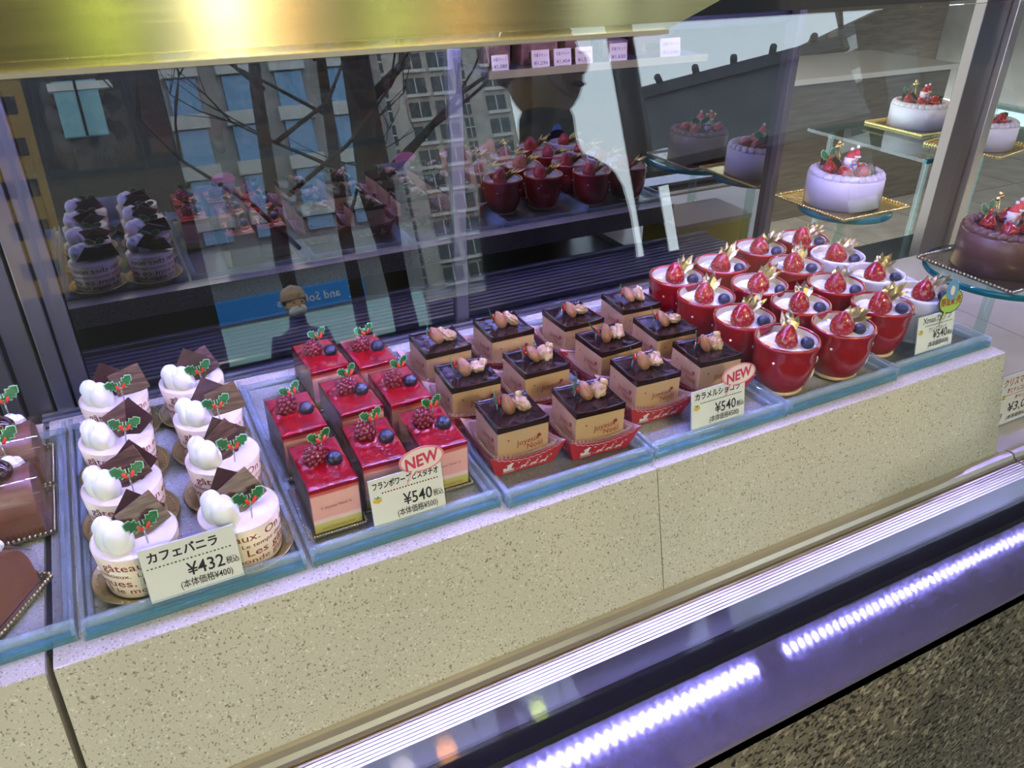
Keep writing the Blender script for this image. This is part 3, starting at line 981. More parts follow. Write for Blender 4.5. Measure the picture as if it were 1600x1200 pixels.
# ================================================================= RASPBERRY CAKES
def make_rasp(label, loc):
    t = thing('raspberry_cake', label, 'cake', loc, 0, 'raspberry pistachio cakes')
    w, d, H = 0.0455, 0.0765, 0.097
    z0 = 0.004
    b = MB()
    b.box(-w - 0.012, w + 0.005, -d - 0.008, d + 0.004, 0.0, 0.002)

    def ridge(p0, p1, n, out):
        for i in range(n):
            k = (i + 0.5) / n
            x, y = p0[0] + (p1[0] - p0[0]) * k, p0[1] + (p1[1] - p0[1]) * k
            b.ell((x, y, 0.005), (0.0035, 0.0035, 0.005), 6, 4)
    ridge((-w - 0.013, -d - 0.009), (-w - 0.013, d + 0.004), 30, 0)
    ridge((-w - 0.013, -d - 0.009), (w + 0.006, -d - 0.009), 20, 0)
    ridge((w + 0.006, -d - 0.009), (w + 0.006, d + 0.004), 30, 0)
    b.obj('foil_tray', 'silver', t)
    b = MB()
    b.box(-w, w, -d, d, z0, z0 + H, 0, 0.001)
    fz = -d - 0.0012
    b.text('✻ Joyeux Noël ✻', 0.0085, 1, lambda x, y: (x, fz, z0 + 0.054 + y), 0.0, True)
    b.text('Joyeux Noël Joyeux Noël', 0.006, 1, lambda x, y: (x, fz, z0 + 0.008 + y), 0.0, True)
    b.obj('mousse_body', ['raspcake', 'print'], t)
    # glaze: uneven top, pooling round the fruit
    b = MB()
    nx, ny = 22, 34
    v, f = [], []
    for j in range(ny + 1):
        for i in range(nx + 1):
            x, y = -w - 0.0006 + (2 * w + 0.0012) * i / nx, -d - 0.0006 + (2 * d + 0.0012) * j / ny
            e = min(1, min(i, nx - i, j, ny - j) / 2)
            z = z0 + H + 0.0062 + 0.0010 * noise.noise((x * 60, y * 60, 2.3)) * e - (0.002 if e == 0 else 0)
            for cx, cy, rr in ((-0.015, 0.014, 0.025), (0.019, -0.006, 0.0185)):
                dd = sqrt((x - cx) ** 2 + (y - cy) ** 2)
                z += 0.0042 * math.exp(-((dd - rr) / 0.0035) ** 2) * (1 + 0.5 * sin(7 * atan2(y - cy, x - cx)))
            v.append((x, y, z))
    for j in range(ny):
        for i in range(nx):
            a = j * (nx + 1) + i
            f.append((a, a + 1, a + nx + 2, a + nx + 1))
    b.add(v, f, 0, True)
    rim = [j * (nx + 1) for j in range(ny)] + [ny * (nx + 1) + i for i in range(nx)] + [(ny - j) * (nx + 1) + nx for j in range(ny)] + [nx - i for i in range(nx)]
    sk = [v[i] for i in rim] + [(v[i][0], v[i][1], z0 + H - 0.004) for i in rim]
    n = len(rim)
    b.add(sk, [(i, (i + 1) % n, n + (i + 1) % n, n + i) for i in range(n)], 0, False)
    b.obj('red_glaze', 'glaze', t)
    zt = z0 + H + 0.004
    raspberry(t, (-0.015, 0.014, zt), 0.0215)
    blueberry(t, (0.019, -0.006, zt), 0.0155)
    holly(t, (0.006, 0.016, zt), 0.28, 0.040, 0.030, 36)
    # clear film round the sides
    b = MB()
    q = 0.0022
    z1 = z0 + H + 0.010
    sheet = [(-w - q, -d - q), (-w - q, d + q), (w + q, d + q), (w + q, -d - q), (w + q - 0.0005, -d - q), (w + q - 0.0005, d + q - 0.0005), (-w - q + 0.0005, d + q - 0.0005), (-w - q + 0.0005, -d - q)]
    b.prism(sheet, z0, z1)
    b.obj('clear_film', 'film', t)
    return t


RSP = [((0.238, 1.253), 0, 0), ((0.236, 1.453), 0, 1), ((0.350, 1.278), 1, 0), ((0.362, 1.475), 1, 1), ((0.352, 1.681), 1, 2),
       ((0.470, 1.272), 2, 0), ((0.470, 1.462), 2, 1), ((0.459, 1.653), 2, 2)]
CN = ['column beside the vanilla cakes', 'middle column', 'column beside the chocolate squares']
RN = [['front row', 'back row'], ['front row', 'second row', 'back row'], ['front row', 'second row', 'back row']]
r0 = None
for (x, y), c_, r_ in RSP:
    lab = f'red-glazed raspberry cake with pistachio base, {RN[c_][r_]}, {CN[c_]}'
    if r0 is None:
        r0 = make_rasp(lab, (x, y, TZ))
    else:
        o = copy_thing(r0, lab, (x, y, TZ), random.uniform(-0.05, 0.05))
        for p in kids(o, 'raspberry'):
            p.rotation_euler = (random.uniform(.2, .8), random.uniform(-.3, .4), random.uniform(0, 3))
        for p in kids(o, 'holly_pick'):
            p.rotation_euler = (random.uniform(-.08, .08), random.uniform(-.1, .1), random.uniform(0.15, 0.4))


# ================================================================= CHOCOLATE SQUARES
def deer(b, fn, x, y, s, mi):
    """a leaping reindeer cut from a few flat shapes"""
    P = lambda pts: b.add([fn(x + px * s, y + py * s) for px, py in pts], [list(range(len(pts)))], mi)
    P([(0.0, 0.32), (0.62, 0.36), (0.70, 0.58), (0.40, 0.56), (0.05, 0.56)])
    P([(0.56, 0.5), (0.70, 0.42), (0.86, 0.80), (0.74, 0.84)])
    P([(0.74, 0.78), (1.0, 0.74), (1.0, 0.82), (0.80, 0.90)])
    P([(0.78, 0.86), (0.82, 0.86), (0.74, 1.18), (0.70, 1.16)])
    P([(0.74, 1.02), (0.76, 0.98), (0.94, 1.14), (0.90, 1.16)])
    P([(0.0, 0.34), (0.12, 0.40), (0.02, 0.0), (-0.06, 0.02)])
    P([(0.08, 0.36), (0.20, 0.40), (0.24, 0.06), (0.17, 0.04)])
    P([(0.52, 0.40), (0.62, 0.38), (0.86, 0.16), (0.80, 0.10)])
    P([(0.46, 0.40), (0.58, 0.40), (0.60, 0.06), (0.53, 0.06)])


def sleigh(b, fn, x, y, s, mi):
    P = lambda pts: b.add([fn(x + px * s, y + py * s) for px, py in pts], [list(range(len(pts)))], mi)
    P([(0.0, 0.0), (1.0, 0.0), (1.15, 0.12), (1.08, 0.14), (0.96, 0.07), (0.0, 0.07)])
    P([(0.05, 0.18), (0.95, 0.22), (1.02, 0.44), (0.60, 0.36), (0.10, 0.66), (-0.06, 0.62)])
    P([(0.30, 0.44), (0.74, 0.40), (0.80, 0.86), (0.62, 1.10), (0.40, 1.04)])
    P([(0.52, 1.0), (0.80, 0.92), (0.94, 1.08), (0.66, 1.24)])


def flake(b, fn, x, y, r, mi):
    for k in range(3):
        a = pi * k / 3
        dx, dy = cos(a), sin(a)
        w = r * 0.13
        b.add([fn(x + dx * r - dy * w, y + dy * r + dx * w), fn(x - dx * r - dy * w, y - dy * r + dx * w),
               fn(x - dx * r + dy * w, y - dy * r - dx * w), fn(x + dx * r + dy * w, y + dy * r - dx * w)], [(0, 1, 2, 3)], mi)


def make_choc(label, loc):
    t = thing('chocolate_square', label, 'cake', loc, 0, 'caramel chocolate squares')
    w, H, z0 = 0.058, 0.088, 0.010
    # red card boat, four flared walls with a swung rim
    b = MB()
    B, Fl = 0.0665, 0.0145

    def rimh(k):           # k in -1..1 along a wall
        return 0.043 + 0.019 * k * k
    n = 12
    b.box(-B, B, -B, B, 0.0, 0.002, 0)
    for s in range(4):
        mx = RZ(s * pi / 2)
        for lay, mi in ((0.0, 0), (0.0016, 1)):
            v, f = [], []
            for i in range(n + 1):
                k = -1 + 2 * i / n
                h = rimh(k)
                v.append((k * (B - lay), -B + lay, 0.001))
                v.append((k * (B + Fl * h / 0.045 - lay), -B - Fl * h / 0.045 + lay, h))
            for i in range(n):
                f.append((2 * i, 2 * i + 2, 2 * i + 3, 2 * i + 1))
            b.add(v, f, mi, False, mx)
        # white print on the outside

        def fn(x, y, mx=mx):
            return mx @ Vector((x, -B - Fl * y / 0.045 - 0.0009, y))
        L = B + 0.006
        m_ = 22
        zz = []
        for i in range(m_):
            xa, xb = -L + 2 * L * i / m_, -L + 2 * L * (i + 1) / m_
            ya = rimh(xa / L) - 0.006 - (0.004 if i % 2 else 0)
            yb = rimh(xb / L) - 0.006 - (0 if i % 2 else 0.004)
            b.add([fn(xa, ya), fn(xb, yb), fn(xb, yb + 0.0016), fn(xa, ya + 0.0016)], [(0, 1, 2, 3)], 2)
            if i % 2 == 0:
                xm = (xa + xb) / 2
                ym = rimh(xm / L) - 0.0022
                b.add([fn(xm - 0.001, ym), fn(xm + 0.001, ym), fn(xm, ym + 0.0012)], [(0, 1, 2)], 2)
        if s % 2 == 0:
            sleigh(b, fn, -0.052, 0.005, 0.024, 2)
            b.add([fn(-0.024, 0.010), fn(0.05, 0.012), fn(0.05, 0.0128), fn(-0.024, 0.0108)], [(0, 1, 2, 3)], 2)
            for q in range(3):
                deer(b, fn, -0.012 + q * 0.023, 0.007, 0.0175, 2)
        else:
            flake(b, fn, -0.03, 0.017, 0.011, 2)
            flake(b, fn, 0.005, 0.014, 0.006, 2)
            flake(b, fn, 0.035, 0.018, 0.010, 2)
        for q in range(5):
            flake(b, fn, -0.05 + 0.025 * q + 0.006, 0.0275 + 0.002 * (q % 2), 0.003, 2)
    b.obj('card_boat', ['boat', 'boatin', 'white'], t)
    # crimped glassine liner
    b = MB()
    v, f = [], []
    per = 120
    for i in range(per):
        a = 4 * i / per
        s, k = int(a) % 4, -1 + 2 * (a - int(a))
        crimp = 0.0016 * (1 if i % 2 else -1)
        for r, z in ((w + 0.001, 0.004), (w + 0.006 + crimp, 0.020 + 0.004 * k * k), (w + 0.012 + 1.6 * crimp, 0.044 + 0.012 * k * k)):
            p = RZ(s * pi / 2) @ Vector((k * r, -r, z))
            v.append(p)
    for i in range(per):
        j = (i + 1) % per
        for q in range(2):
            f.append((i * 3 + q, j * 3 + q, j * 3 + q + 1, i * 3 + q + 1))
    b.add(v, f, 0, False)
    b.obj('crimped_liner', 'glassine', t)
    # cake body with print on the film
    b = MB()
    b.box(-w, w, -w, w, z0 - 0.006, z0 + H, 0, 0.001)
    for s in range(4):
        mx = RZ(s * pi / 2)
        fn = lambda x, y, mx=mx: mx @ Vector((x, -w - 0.0012, z0 + y))
        b.text('Joyeux', 0.0190, 1, lambda x, y: fn(x - 0.016, y + 0.047 + 0.10 * x), 0.0)
        b.text('Noël', 0.0190, 1, lambda x, y: fn(x + 0.008, y + 0.034 + 0.10 * x), 0.0)
        for cx, cy, r in ((0.036, 0.062, 0.0048), (-0.034, 0.066, 0.0022), (-0.006, 0.024, 0.0018), (0.05, 0.026, 0.0016)):
            b.add([fn(cx + r * cos(q), cy + r * sin(q)) for q in [2 * pi * i / 12 for i in range(12)]], [list(range(12))], 1)
    b.obj('mousse_body', ['choccake', 'print'], t)
    # glaze with the film standing up at the corners
    b = MB()
    n = 24
    v, f = [], []
    g = w + 0.0008
    for j in range(n + 1):
        for i in range(n + 1):
            u, q = -1 + 2 * i / n, -1 + 2 * j / n
            e = max(abs(u), abs(q))
            z = z0 + H + 0.008 + 0.004 * (abs(u) * abs(q)) ** 3 + (0.0022 if e > 0.93 else 0.0) + 0.0008 * noise.noise((u * 3, q * 3, 0.3))
            v.append((u * g, q * g, z))
    for j in range(n):
        for i in range(n):
            a = j * (n + 1) + i
            f.append((a, a + 1, a + n + 2, a + n + 1))
    b.add(v, f, 0, True)
    rim = [j * (n + 1) for j in range(n)] + [n * (n + 1) + i for i in range(n)] + [(n - j) * (n + 1) + n for j in range(n)] + [n - i for i in range(n)]
    m_ = len(rim)
    b.add([v[i] for i in rim] + [(v[i][0], v[i][1], z0 + H - 0.001) for i in rim], [(i, (i + 1) % m_, m_ + (i + 1) % m_, m_ + i) for i in range(m_)], 0)
    b.obj('chocolate_glaze', 'chocglaze', t)
    zt = z0 + H + 0.008
    # almond
    b = MB()
    prof = [(0.0, -0.021), (0.006, -0.0195), (0.0105, -0.014), (0.0128, -0.005), (0.012, 0.004), (0.009, 0.012), (0.005, 0.0185), (0.0, 0.022)]
    b.lathe(prof, 20, 0, SCL(1.22, 0.85, 1.1), True, lambda a, z: 1 + 0.025 * sin(9 * a + 25 * z), False)
    b.obj('almond', 'almond', t, (-0.008, 0.000, zt + 0.019), (radians(-28), radians(-6), radians(20)))
    # walnut half: two wrinkled lobes
    b = MB()

    def wn(d, th, ph):
        k = 1 + 0.22 * noise.noise(d * 2.6) + 0.16 * noise.noise(d * 6.0) + 0.07 * noise.noise(d * 13.0)
        return k * (1 - 0.28 * math.exp(-(d.x / 0.16) ** 2))
    b.ell((0, 0, 0), (0.0185, 0.0205, 0.0125), 40, 26, 0, wn)
    b.ell((0.006, 0.020, 0.004), (0.010, 0.008, 0.009), 18, 12, 0, wn)
    b.obj('walnut', 'walnut', t, (0.024, 0.002, zt + 0.012), (radians(28), radians(12), 0.5))
    # small holly pick seen almost edge on
    holly(t, (-0.026, 0.016, zt), 1.15, 0.018, 0.030, 52)
    return t


CHO = [[(0.642, 1.252), (0.625, 1.440), (0.631, 1.615)], [(0.815, 1.226), (0.795, 1.425), (0.808, 1.622)],
       [(1.003, 1.280), (1.004, 1.436), (0.997, 1.594)], [(1.186, 1.284), (1.178, 1.440), (1.187, 1.605)]]
CC = ['column beside the raspberry cakes', 'second column from raspberry cakes', 'second column from red cups', 'column beside the red cups']
RR = ['front row', 'middle row', 'back row']
c0 = None
for ci, cc in enumerate(CHO):
    for ri, (x, y) in enumerate(cc):
        lab = f'nut-topped chocolate square in red paper boat, {RR[ri]}, {CC[ci]}'
        if c0 is None:
            c0 = make_choc(lab, (x, y, TZ))
            c0.rotation_euler = (0, 0, -0.04)
        else:
            o = copy_thing(c0, lab, (x, y, TZ), random.uniform(-0.08, 0.04))
            for p in kids(o, 'almond'):
                p.rotation_euler = (radians(random.uniform(-45, -20)), radians(random.uniform(-25, 10)), random.uniform(0, .6))
            for p in kids(o, 'walnut'):
                p.rotation_euler = (radians(random.uniform(0, 45)), radians(random.uniform(-10, 30)), random.uniform(-1.2, 1.6))
            for p in kids(o, 'holly_pick'):
                p.rotation_euler = (random.uniform(-.2, .2), random.uniform(-.25, .1), random.uniform(.8, 1.5))


# ================================================================= CUP DESSERTS
def make_cup(label, loc, white=False):
    t = thing('cup_dessert', label, 'dessert', loc, 0, 'strawberry desserts in ceramic cups')
    b = MB()
    prof = [(0.0, 0.004), (0.050, 0.004), (0.053, 0.008), (0.056, 0.014), (0.0635, 0.026), (0.0690, 0.042), (0.0725, 0.062), (0.0750, 0.088), (0.0740, 0.095), (0.0755, 0.102), (0.0768, 0.118),
            (0.0785, 0.124), (0.0790, 0.130), (0.0765, 0.134), (0.0725, 0.1335), (0.0705, 0.130)]
    b.lathe(prof, 56, 0, None, True, None, False)
    b.lathe([(0.0705, 0.130), (0.0690, 0.122), (0.0675, 0.100), (0.0, 0.098)], 56, 1, None, True, None, False)
    # flared cream foot
    b.lathe([(0.0, 0.0), (0.0545, 0.0), (0.0565, 0.004), (0.054, 0.009), (0.050, 0.010)], 48, 2, None, True, None, False)
    # white dots on the band and a small raised bear-shaped patch on the side
    for a in (-0.85, 0.9, 2.3, 3.6):
        b.ell((0.0738 * cos(a), 0.0735 * sin(a), 0.0935), (0.0034, 0.0034, 0.0034), 8, 6, 3)
    b.obj('cup', ['cupwhite' if white else 'cup', 'cupin', 'cupwhite' if white else 'foot', 'brown' if white else 'white'], t)
    b = MB()
    a = -0.42
    mx = RZ(a)
    b.ell((0.068, 0, 0.042), (0.012, 0.021, 0.026), 16, 12, 0, None, mx)
    b.ell((0.075, 0, 0.074), (0.009, 0.014, 0.015), 14, 10, 0, None, mx)
    for y, z in ((-0.004, 0.046), (-0.006, 0.030), (-0.006, 0.074)):
        b.ell((0.0795 if z < 0.06 else 0.083, y, z), (0.003, 0.003, 0.003), 8, 6, 1, None, mx)
    b.ell((0.076, 0.0, 0.092), (0.005, 0.010, 0.006), 10, 8, 2, None, mx)
    b.obj('relief_figure', ['cupin', 'brown', 'foot'], t)
    # cream filling with lumps, custard showing at one edge
    b = MB()
    n, k = 44, 11
    v, f = [(0, 0, 0.1185)], []
    for j in range(1, k + 1):
        for i in range(n):
            a = 2 * pi * i / n
            r = 0.0692 * j / k
            x, y = r * cos(a), r * sin(a)
            z = 0.1175 + 0.0055 * noise.noise((x * 36, y * 36, 5.1)) + 0.003 * noise.noise((x * 90, y * 90, 1.1)) - 0.004 * (j / k) ** 4
            v.append((x, y, z))
    for i in range(n):
        f.append((0, 1 + i, 1 + (i + 1) % n))
        for j in range(k - 1):
            f.append((1 + j * n + i, 1 + (j + 1) * n + i, 1 + (j + 1) * n + (i + 1) % n, 1 + j * n + (i + 1) % n))
    b.add(v, f, 0, True)
    b.ell((-0.046, 0.020, 0.113), (0.020, 0.024, 0.006), 16, 8, 1)
    b.obj('cream_filling', ['cream', 'custard'], t)
    strawberry(t, (-0.010, -0.006, 0.114), 0.0290, 0.062, (radians(4), radians(-6), 0.4))
    blueberry(t, (0.024, -0.038, 0.114), 0.0165, (0.5, 0.3, 0.2))
    # crumpled gold foil leaf
    b = MB()
    for q, (az, el, L, wd) in enumerate(((0.10, 0.30, 0.080, 0.013), (-0.30, 0.25, 0.064, 0.011), (0.45, 0.45, 0.064, 0.011), (0.9, 0.75, 0.044, 0.010), (-0.05, 0.65, 0.056, 0.010))):
        mx = RZ(az) @ RY(-el)
        v, f = [], []
        m_ = 5
        for i in range(m_ + 1):
            k2 = i / m_
            ww = wd * (sin(pi * (0.12 + 0.88 * k2)) * 0.9 + (0.25 if i % 2 else 0)) if i < m_ else 0.0004
            zc = 0.010 * sin(k2 * 2.2)
            v += [(k2 * L, -ww, zc - 0.003), (k2 * L, 0, zc + 0.002), (k2 * L, ww, zc - 0.003)]
        for i in range(m_):
            a = 3 * i
            f += [(a, a + 1, a + 4, a + 3), (a + 1, a + 2, a + 5, a + 4)]
        b.add(v, f, 0, False, mx)
        b.add([(p[0], p[1], p[2] - 0.0005) for p in v], [x[::-1] for x in f], 0, False, mx)
    b.obj('gold_leaf', 'goldleaf', t, (0.014, 0.010, 0.130))
    return t


CUP = [[(1.362, 1.206), (1.352, 1.346), (1.353, 1.497), (1.365, 1.639)], [(1.539, 1.197), (1.540, 1.342), (1.531, 1.488), (1.538, 1.654)],
       [(1.723, 1.239), (1.720, 1.392), (1.724, 1.548), (1.732, 1.704)], [(1.887, 1.242), (1.881, 1.396), (1.895, 1.550), (1.908, 1.704)]]
DC = ['column beside the chocolate squares', 'second column from the chocolate squares', 'third column from the chocolate squares', 'column at the plinth end']
red0 = wh0 = None
WHITE = {(3, 0), (3, 1), (3, 2)}
for ci, cc in enumerate(CUP):
    for ri, (x, y) in enumerate(cc):
        wht = (ci, ri) in WHITE
        extra = ', beside the price card' if wht and ri == 0 else ''
        lab = f'{"white" if wht else "red"} ceramic cup dessert, {ROW[ri]}, {DC[ci]}{extra}'
        if wht and ri == 0:
            lab = 'white ceramic cup dessert with strawberry and bright gold leaf behind its price card'
        if wht:
            if wh0 is None:
                o = wh0 = make_cup(lab, (x, y, TZ), True)
            else:
                o = copy_thing(wh0, lab, (x, y, TZ))
        else:
            if red0 is None:
                o = red0 = make_cup(lab, (x, y, TZ))
            else:
                o = copy_thing(red0, lab, (x, y, TZ))
        for p in kids(o, 'strawberry'):
            k = random.uniform(0.92, 1.06)
            p.rotation_euler = (radians(random.uniform(-6, 12)), radians(random.uniform(-14, 6)), random.uniform(0, 6))
            p.scale = (k, k, random.uniform(0.85, 1.02))
        for p in kids(o, 'gold_leaf'):
            p.rotation_euler = (random.uniform(-.2, .2), random.uniform(-.25, .15), random.uniform(-0.5, 0.9))
        for p in kids(o, 'blueberry'):
            p.rotation_euler = (random.uniform(0.2, .9), random.uniform(-.3, .5), random.uniform(0, 3))


# ================================================================= ROLL CAKES (left edge)
def make_roll(label, loc, rz):
    t = thing('roll_cake', label, 'cake', loc, rz, 'wrapped chocolate roll cakes')
    L, Wd, H = 0.100, 0.066, 0.112
    b = MB()
    b.box(-L - 0.014, L + 0.014, -Wd - 0.010, Wd + 0.010, 0.0, 0.003)
    for y in (-Wd - 0.012, Wd + 0.012):
        for i in range(26):
            b.ell((-L - 0.014 + (2 * L + 0.028) * (i + .5) / 26, y, 0.007), (0.0045, 0.0045, 0.006), 6, 4)
    for x in (-L - 0.016, L + 0.016):
        for i in range(20):
            b.ell((x, -Wd - 0.010 + (2 * Wd + 0.02) * (i + .5) / 20, 0.007), (0.0045, 0.0045, 0.006), 6, 4)
    b.obj('foil_tray', 'silver', t)
    prof = [(-Wd, 0.004), (-Wd * 1.0, 0.030)]
    for i in range(13):
        a = pi - pi * i / 12
        prof.append((Wd * 0.98 * cos(a), 0.045 + (H - 0.045) * sin(a)))
    prof += [(Wd, 0.030), (Wd, 0.004)]
    b = MB()
    n = len(prof)
    xs = [-L, -L * 0.97, L * 0.97, L]
    v, f = [], []
    for q, x in enumerate(xs):
        k = 0.97 if q in (0, 3) else 1.0
        v += [(x, y * k, 0.004 + (z - 0.004) * k) for y, z in prof]
    for q in range(3):
        for i in range(n - 1):
            f.append((q * n + i, (q + 1) * n + i, (q + 1) * n + i + 1, q * n + i + 1))
    b.add(v, f, 0, True)
    b.add(v, [list(range(n)), [3 * n + i for i in range(n)]], 0)
    b.obj('roll_body', 'rollchoc', t)
    b = MB()
    k = 1.05
    v, f = [], []
    for x in (L * 0.35, L + 0.012):
        v += [(x, y * k + (0.004 * sin(i * 2.1) if x > L else 0), 0.004 + (z - 0.004) * k) for i, (y, z) in enumerate(prof)]
    for i in range(n - 1):
        f.append((i, n + i, n + i + 1, i + 1))
    b.add(v, f, 0, True)
    b.add([(x, y * 1.004, z * 1.004) for x, y, z in v], [q[::-1] for q in f], 0, True)
    b.obj('clear_film', 'film', t)
    b = MB()
    b.ell((0, 0, 0), (0.030, 0.026, 0.024), 24, 16, 0, lambda d, th, ph: 1 + 0.05 * noise.noise(d * 2))
    b.obj('chestnut', 'marron', t, (0.048, -0.012, H + 0.010))
    b = MB()
    for i in range(8):
        a = 2 * pi * i / 8
        b.ell((0.016 * cos(a), 0.016 * sin(a), 0.008), (0.011, 0.006, 0.010), 10, 8, 0, None, T(0, 0, 0) @ RZ(0))
    b.ell((0, 0, 0.014), (0.014, 0.014, 0.014), 14, 10)
    b.obj('cream_rosette', 'cream', t, (0.066, 0.026, H - 0.012))
    holly(t, (0.066, 0.030, H), 0.25, 0.045, 0.040, 36)
    return t


rl = make_roll('wrapped chocolate roll cake with holly at the back of its tray', (-0.356, 1.650, TZ), 0.0)
copy_thing(rl, 'wrapped chocolate roll cake with shiny chestnut, second from the back', (-0.356, 1.484, TZ), 0.0)
copy_thing(rl, 'wrapped chocolate roll cake set at an angle at the front of its tray', (-0.385, 1.279, TZ), radians(-33))


# ================================================================= PRICE CARDS
def bubble_poly(w, h, tail=True, n=40):
    pts = []
    for i in range(n):
        a = radians(-112) + 2 * pi * i / n
        if tail and i == 0:
            pts.append((-w * 0.40, -h * 0.92))
        pts.append((w / 2 * cos(a), h / 2 * sin(a)))
    return pts


def make_card(label, loc, w, h, lines, deco, bubble=None, rz=0.0, lean=10):
    t = thing('price_card', label, 'price card', loc, rz, 'price cards in clear stands')
    tilt = RX(radians(-lean))
    face = tilt @ Matrix(((1, 0, 0, 0), (0, 0, 1, 0), (0, 1, 0, 0), (0, 0, 0, 1)))   # card plane: x, z; depth y
    b = MB()
    b.prism([(-w / 2, 0.004), (w / 2, 0.004), (w / 2, h), (-w / 2, h)], -0.0012, 0.0012, 0, face)
    P = lambda x, y: face @ Vector((x, y, -0.0019))
    for s, size, x, y, mi, bold, wid, al in lines:
        b.text(s, size, mi, lambda px, py: P(x * w + px, y * h + py), bold, al == 'c', wid * w if wid else None)
    dy, dx0, dcols, n = deco
    for i in range(n):
        x = (dx0 + (0.95 - dx0) * i / n) * w
        ww = (0.95 - dx0) * w / n * 0.55
        b.add([P(x - w / 2, dy * h), P(x - w / 2 + ww, dy * h), P(x - w / 2 + ww, dy * h + 0.0026), P(x - w / 2, dy * h + 0.0026)], [(0, 1, 2, 3)], dcols[i % len(dcols)])
    if dx0 > 0.12:     # little holly-and-bell print
        for q in range(7):
            a = 0.5 + q * 0.8
            cx, cy = -w * 0.41, h * 0.60
            r = 0.007
            b.add([P(cx, cy), P(cx + r * cos(a) - 0.003 * sin(a), cy + r * sin(a) * .7), P(cx + 1.5 * r * cos(a), cy + 1.4 * r * sin(a) * .7), P(cx + r * cos(a) + 0.003 * sin(a), cy + r * sin(a) * .7 - .001)], [(0, 1, 2, 3)], 3)
        for q in range(3):
            cx, cy, r = -w * 0.41 + (q - 1) * 0.005, h * 0.575 - 0.002 * (q == 1), 0.0038
            b.add([face @ Vector((cx + r * cos(a), cy + r * sin(a), -0.0024)) for a in [2 * pi * i / 10 for i in range(10)]], [list(range(10))], 5)
    b.obj('card', ['card', 'ink', 'redink', 'greenink', 'navyink', 'yellowink'], t)
    b = MB()
    b.prism([(-w / 2 - 0.008, 0.0), (w / 2 + 0.004, 0.0), (w / 2 + 0.004, h + 0.004), (-w / 2 - 0.008, h + 0.004)], 0.0020, 0.0034, 0, face)
    b.prism([(-w / 2 - 0.008, 0.0), (w / 2 + 0.004, 0.0), (w / 2 + 0.004, 0.008), (-w / 2 - 0.008, 0.008)], -0.0045, -0.003, 0, face)
    b.box(-w / 2 - 0.006, w / 2 + 0.003, 0.0, 0.028, 0.0, 0.0022)
    b.obj('clear_stand', 'tray', t)
    if bubble:
        bx, by, bw, bh, kind = bubble
        bf = face @ T(bx * w, by * h, -0.004) @ RZ(radians(0))
        b = MB()
        if kind == 'NEW':
            b.prism(bubble_poly(bw, bh), -0.001, 0.0, 1, bf)
            b.prism([(x * 0.90, y * 0.87) for x, y in bubble_poly(bw, bh)], -0.0016, -0.001, 0, bf)
            b.text('NEW', bh * 0.66, 2, lambda x, y: bf @ Vector((x, y - bh * 0.23 + 0.12 * x, -0.0024)), 0.03, True, bw * 0.74)
            b.obj('new_bubble', ['palepink', 'pinkink', 'newink'], t, label='pink speech bubble reading NEW')
        else:
            b.prism(bubble_poly(bw, bh), -0.001, 0.0, 1, bf)
            b.prism([(x * 0.93, y * 0.90) for x, y in bubble_poly(bw, bh)], -0.0016, -0.001, 0, bf)
            b.text('限定販売', bh * 0.36, 2, lambda x, y: bf @ Vector((x, y - bh * 0.12, -0.0024)), 0.02, True, bw * 0.84)
            b.prism([(bw * 0.26 * cos(a), bh * 0.46 + bw * 0.30 * sin(a)) for a in [2 * pi * i / 24 for i in range(24)]], -0.0026, -0.0018, 3, bf)
            b.prism([(bw * 0.09 * cos(a), bh * 0.44 + bw * 0.14 * sin(a)) for a in [2 * pi * i / 16 for i in range(16)]], -0.0034, -0.0027, 4, bf)
            b.obj('limited_sale_bubble', ['lime', 'ink', 'redink', 'skyblue', 'palepink'], t, label='lime speech bubble with red characters under a blue badge')
    return t


YEN = lambda p, e: [('¥' + p, 0.0330, 0.21, 0.34, 1, 0.012, 0.40, 'c'), ('税込', 0.0145, 0.355, 0.36, 1, 0.012, None, 'l') if False else ('税込', 0.0150, 0.425, 0.36, 1, 0.012, None, 'c'),
                    ('(本体価格¥' + e + ')', 0.0165, 0.10, 0.16, 1, 0.008, 0.58, 'c')]


def yen(p, e, xs=0.13):
    return [('¥' + p, 0.034, xs, 0.335, 1, 0.010, 0.40, 'c'), ('税込', 0.0150, 0.415, 0.35, 1, 0.012, 0.14, 'c'), ('(本体価格¥' + e + ')', 0.0175, 0.11, 0.15, 1, 0.008, 0.56, 'c')]


CZ = 0.018
make_card('white price card for the vanilla cakes reading ¥432', (-0.022, 1.118, CZ), 0.150, 0.105,
          [('カフェバニラ', 0.0215, -0.06, 0.755, 1, 0.03, 0.74, 'c')] + yen('432', '400'), (0.635, 0.04, [3, 4], 22))
make_card('white price card for the raspberry cakes with a NEW bubble, reading ¥540', (0.365, 1.130, CZ), 0.144, 0.103,
          [('フランボワーズピスタチオ', 0.0165, 0.0, 0.80, 1, 0.03, 0.90, 'c')] + yen('540', '500'), (0.69, 0.16, [1, 2], 20),
          (0.24, 1.16, 0.090, 0.050, 'NEW'))
make_card('white price card for the chocolate squares with a NEW bubble', (1.098, 1.120, CZ), 0.150, 0.098,
          [('カラメルショコラ', 0.0185, -0.02, 0.78, 1, 0.03, 0.84, 'c')] + yen('540', '500'), (0.66, 0.16, [1], 24),
          (0.36, 1.14, 0.096, 0.050, 'NEW'))
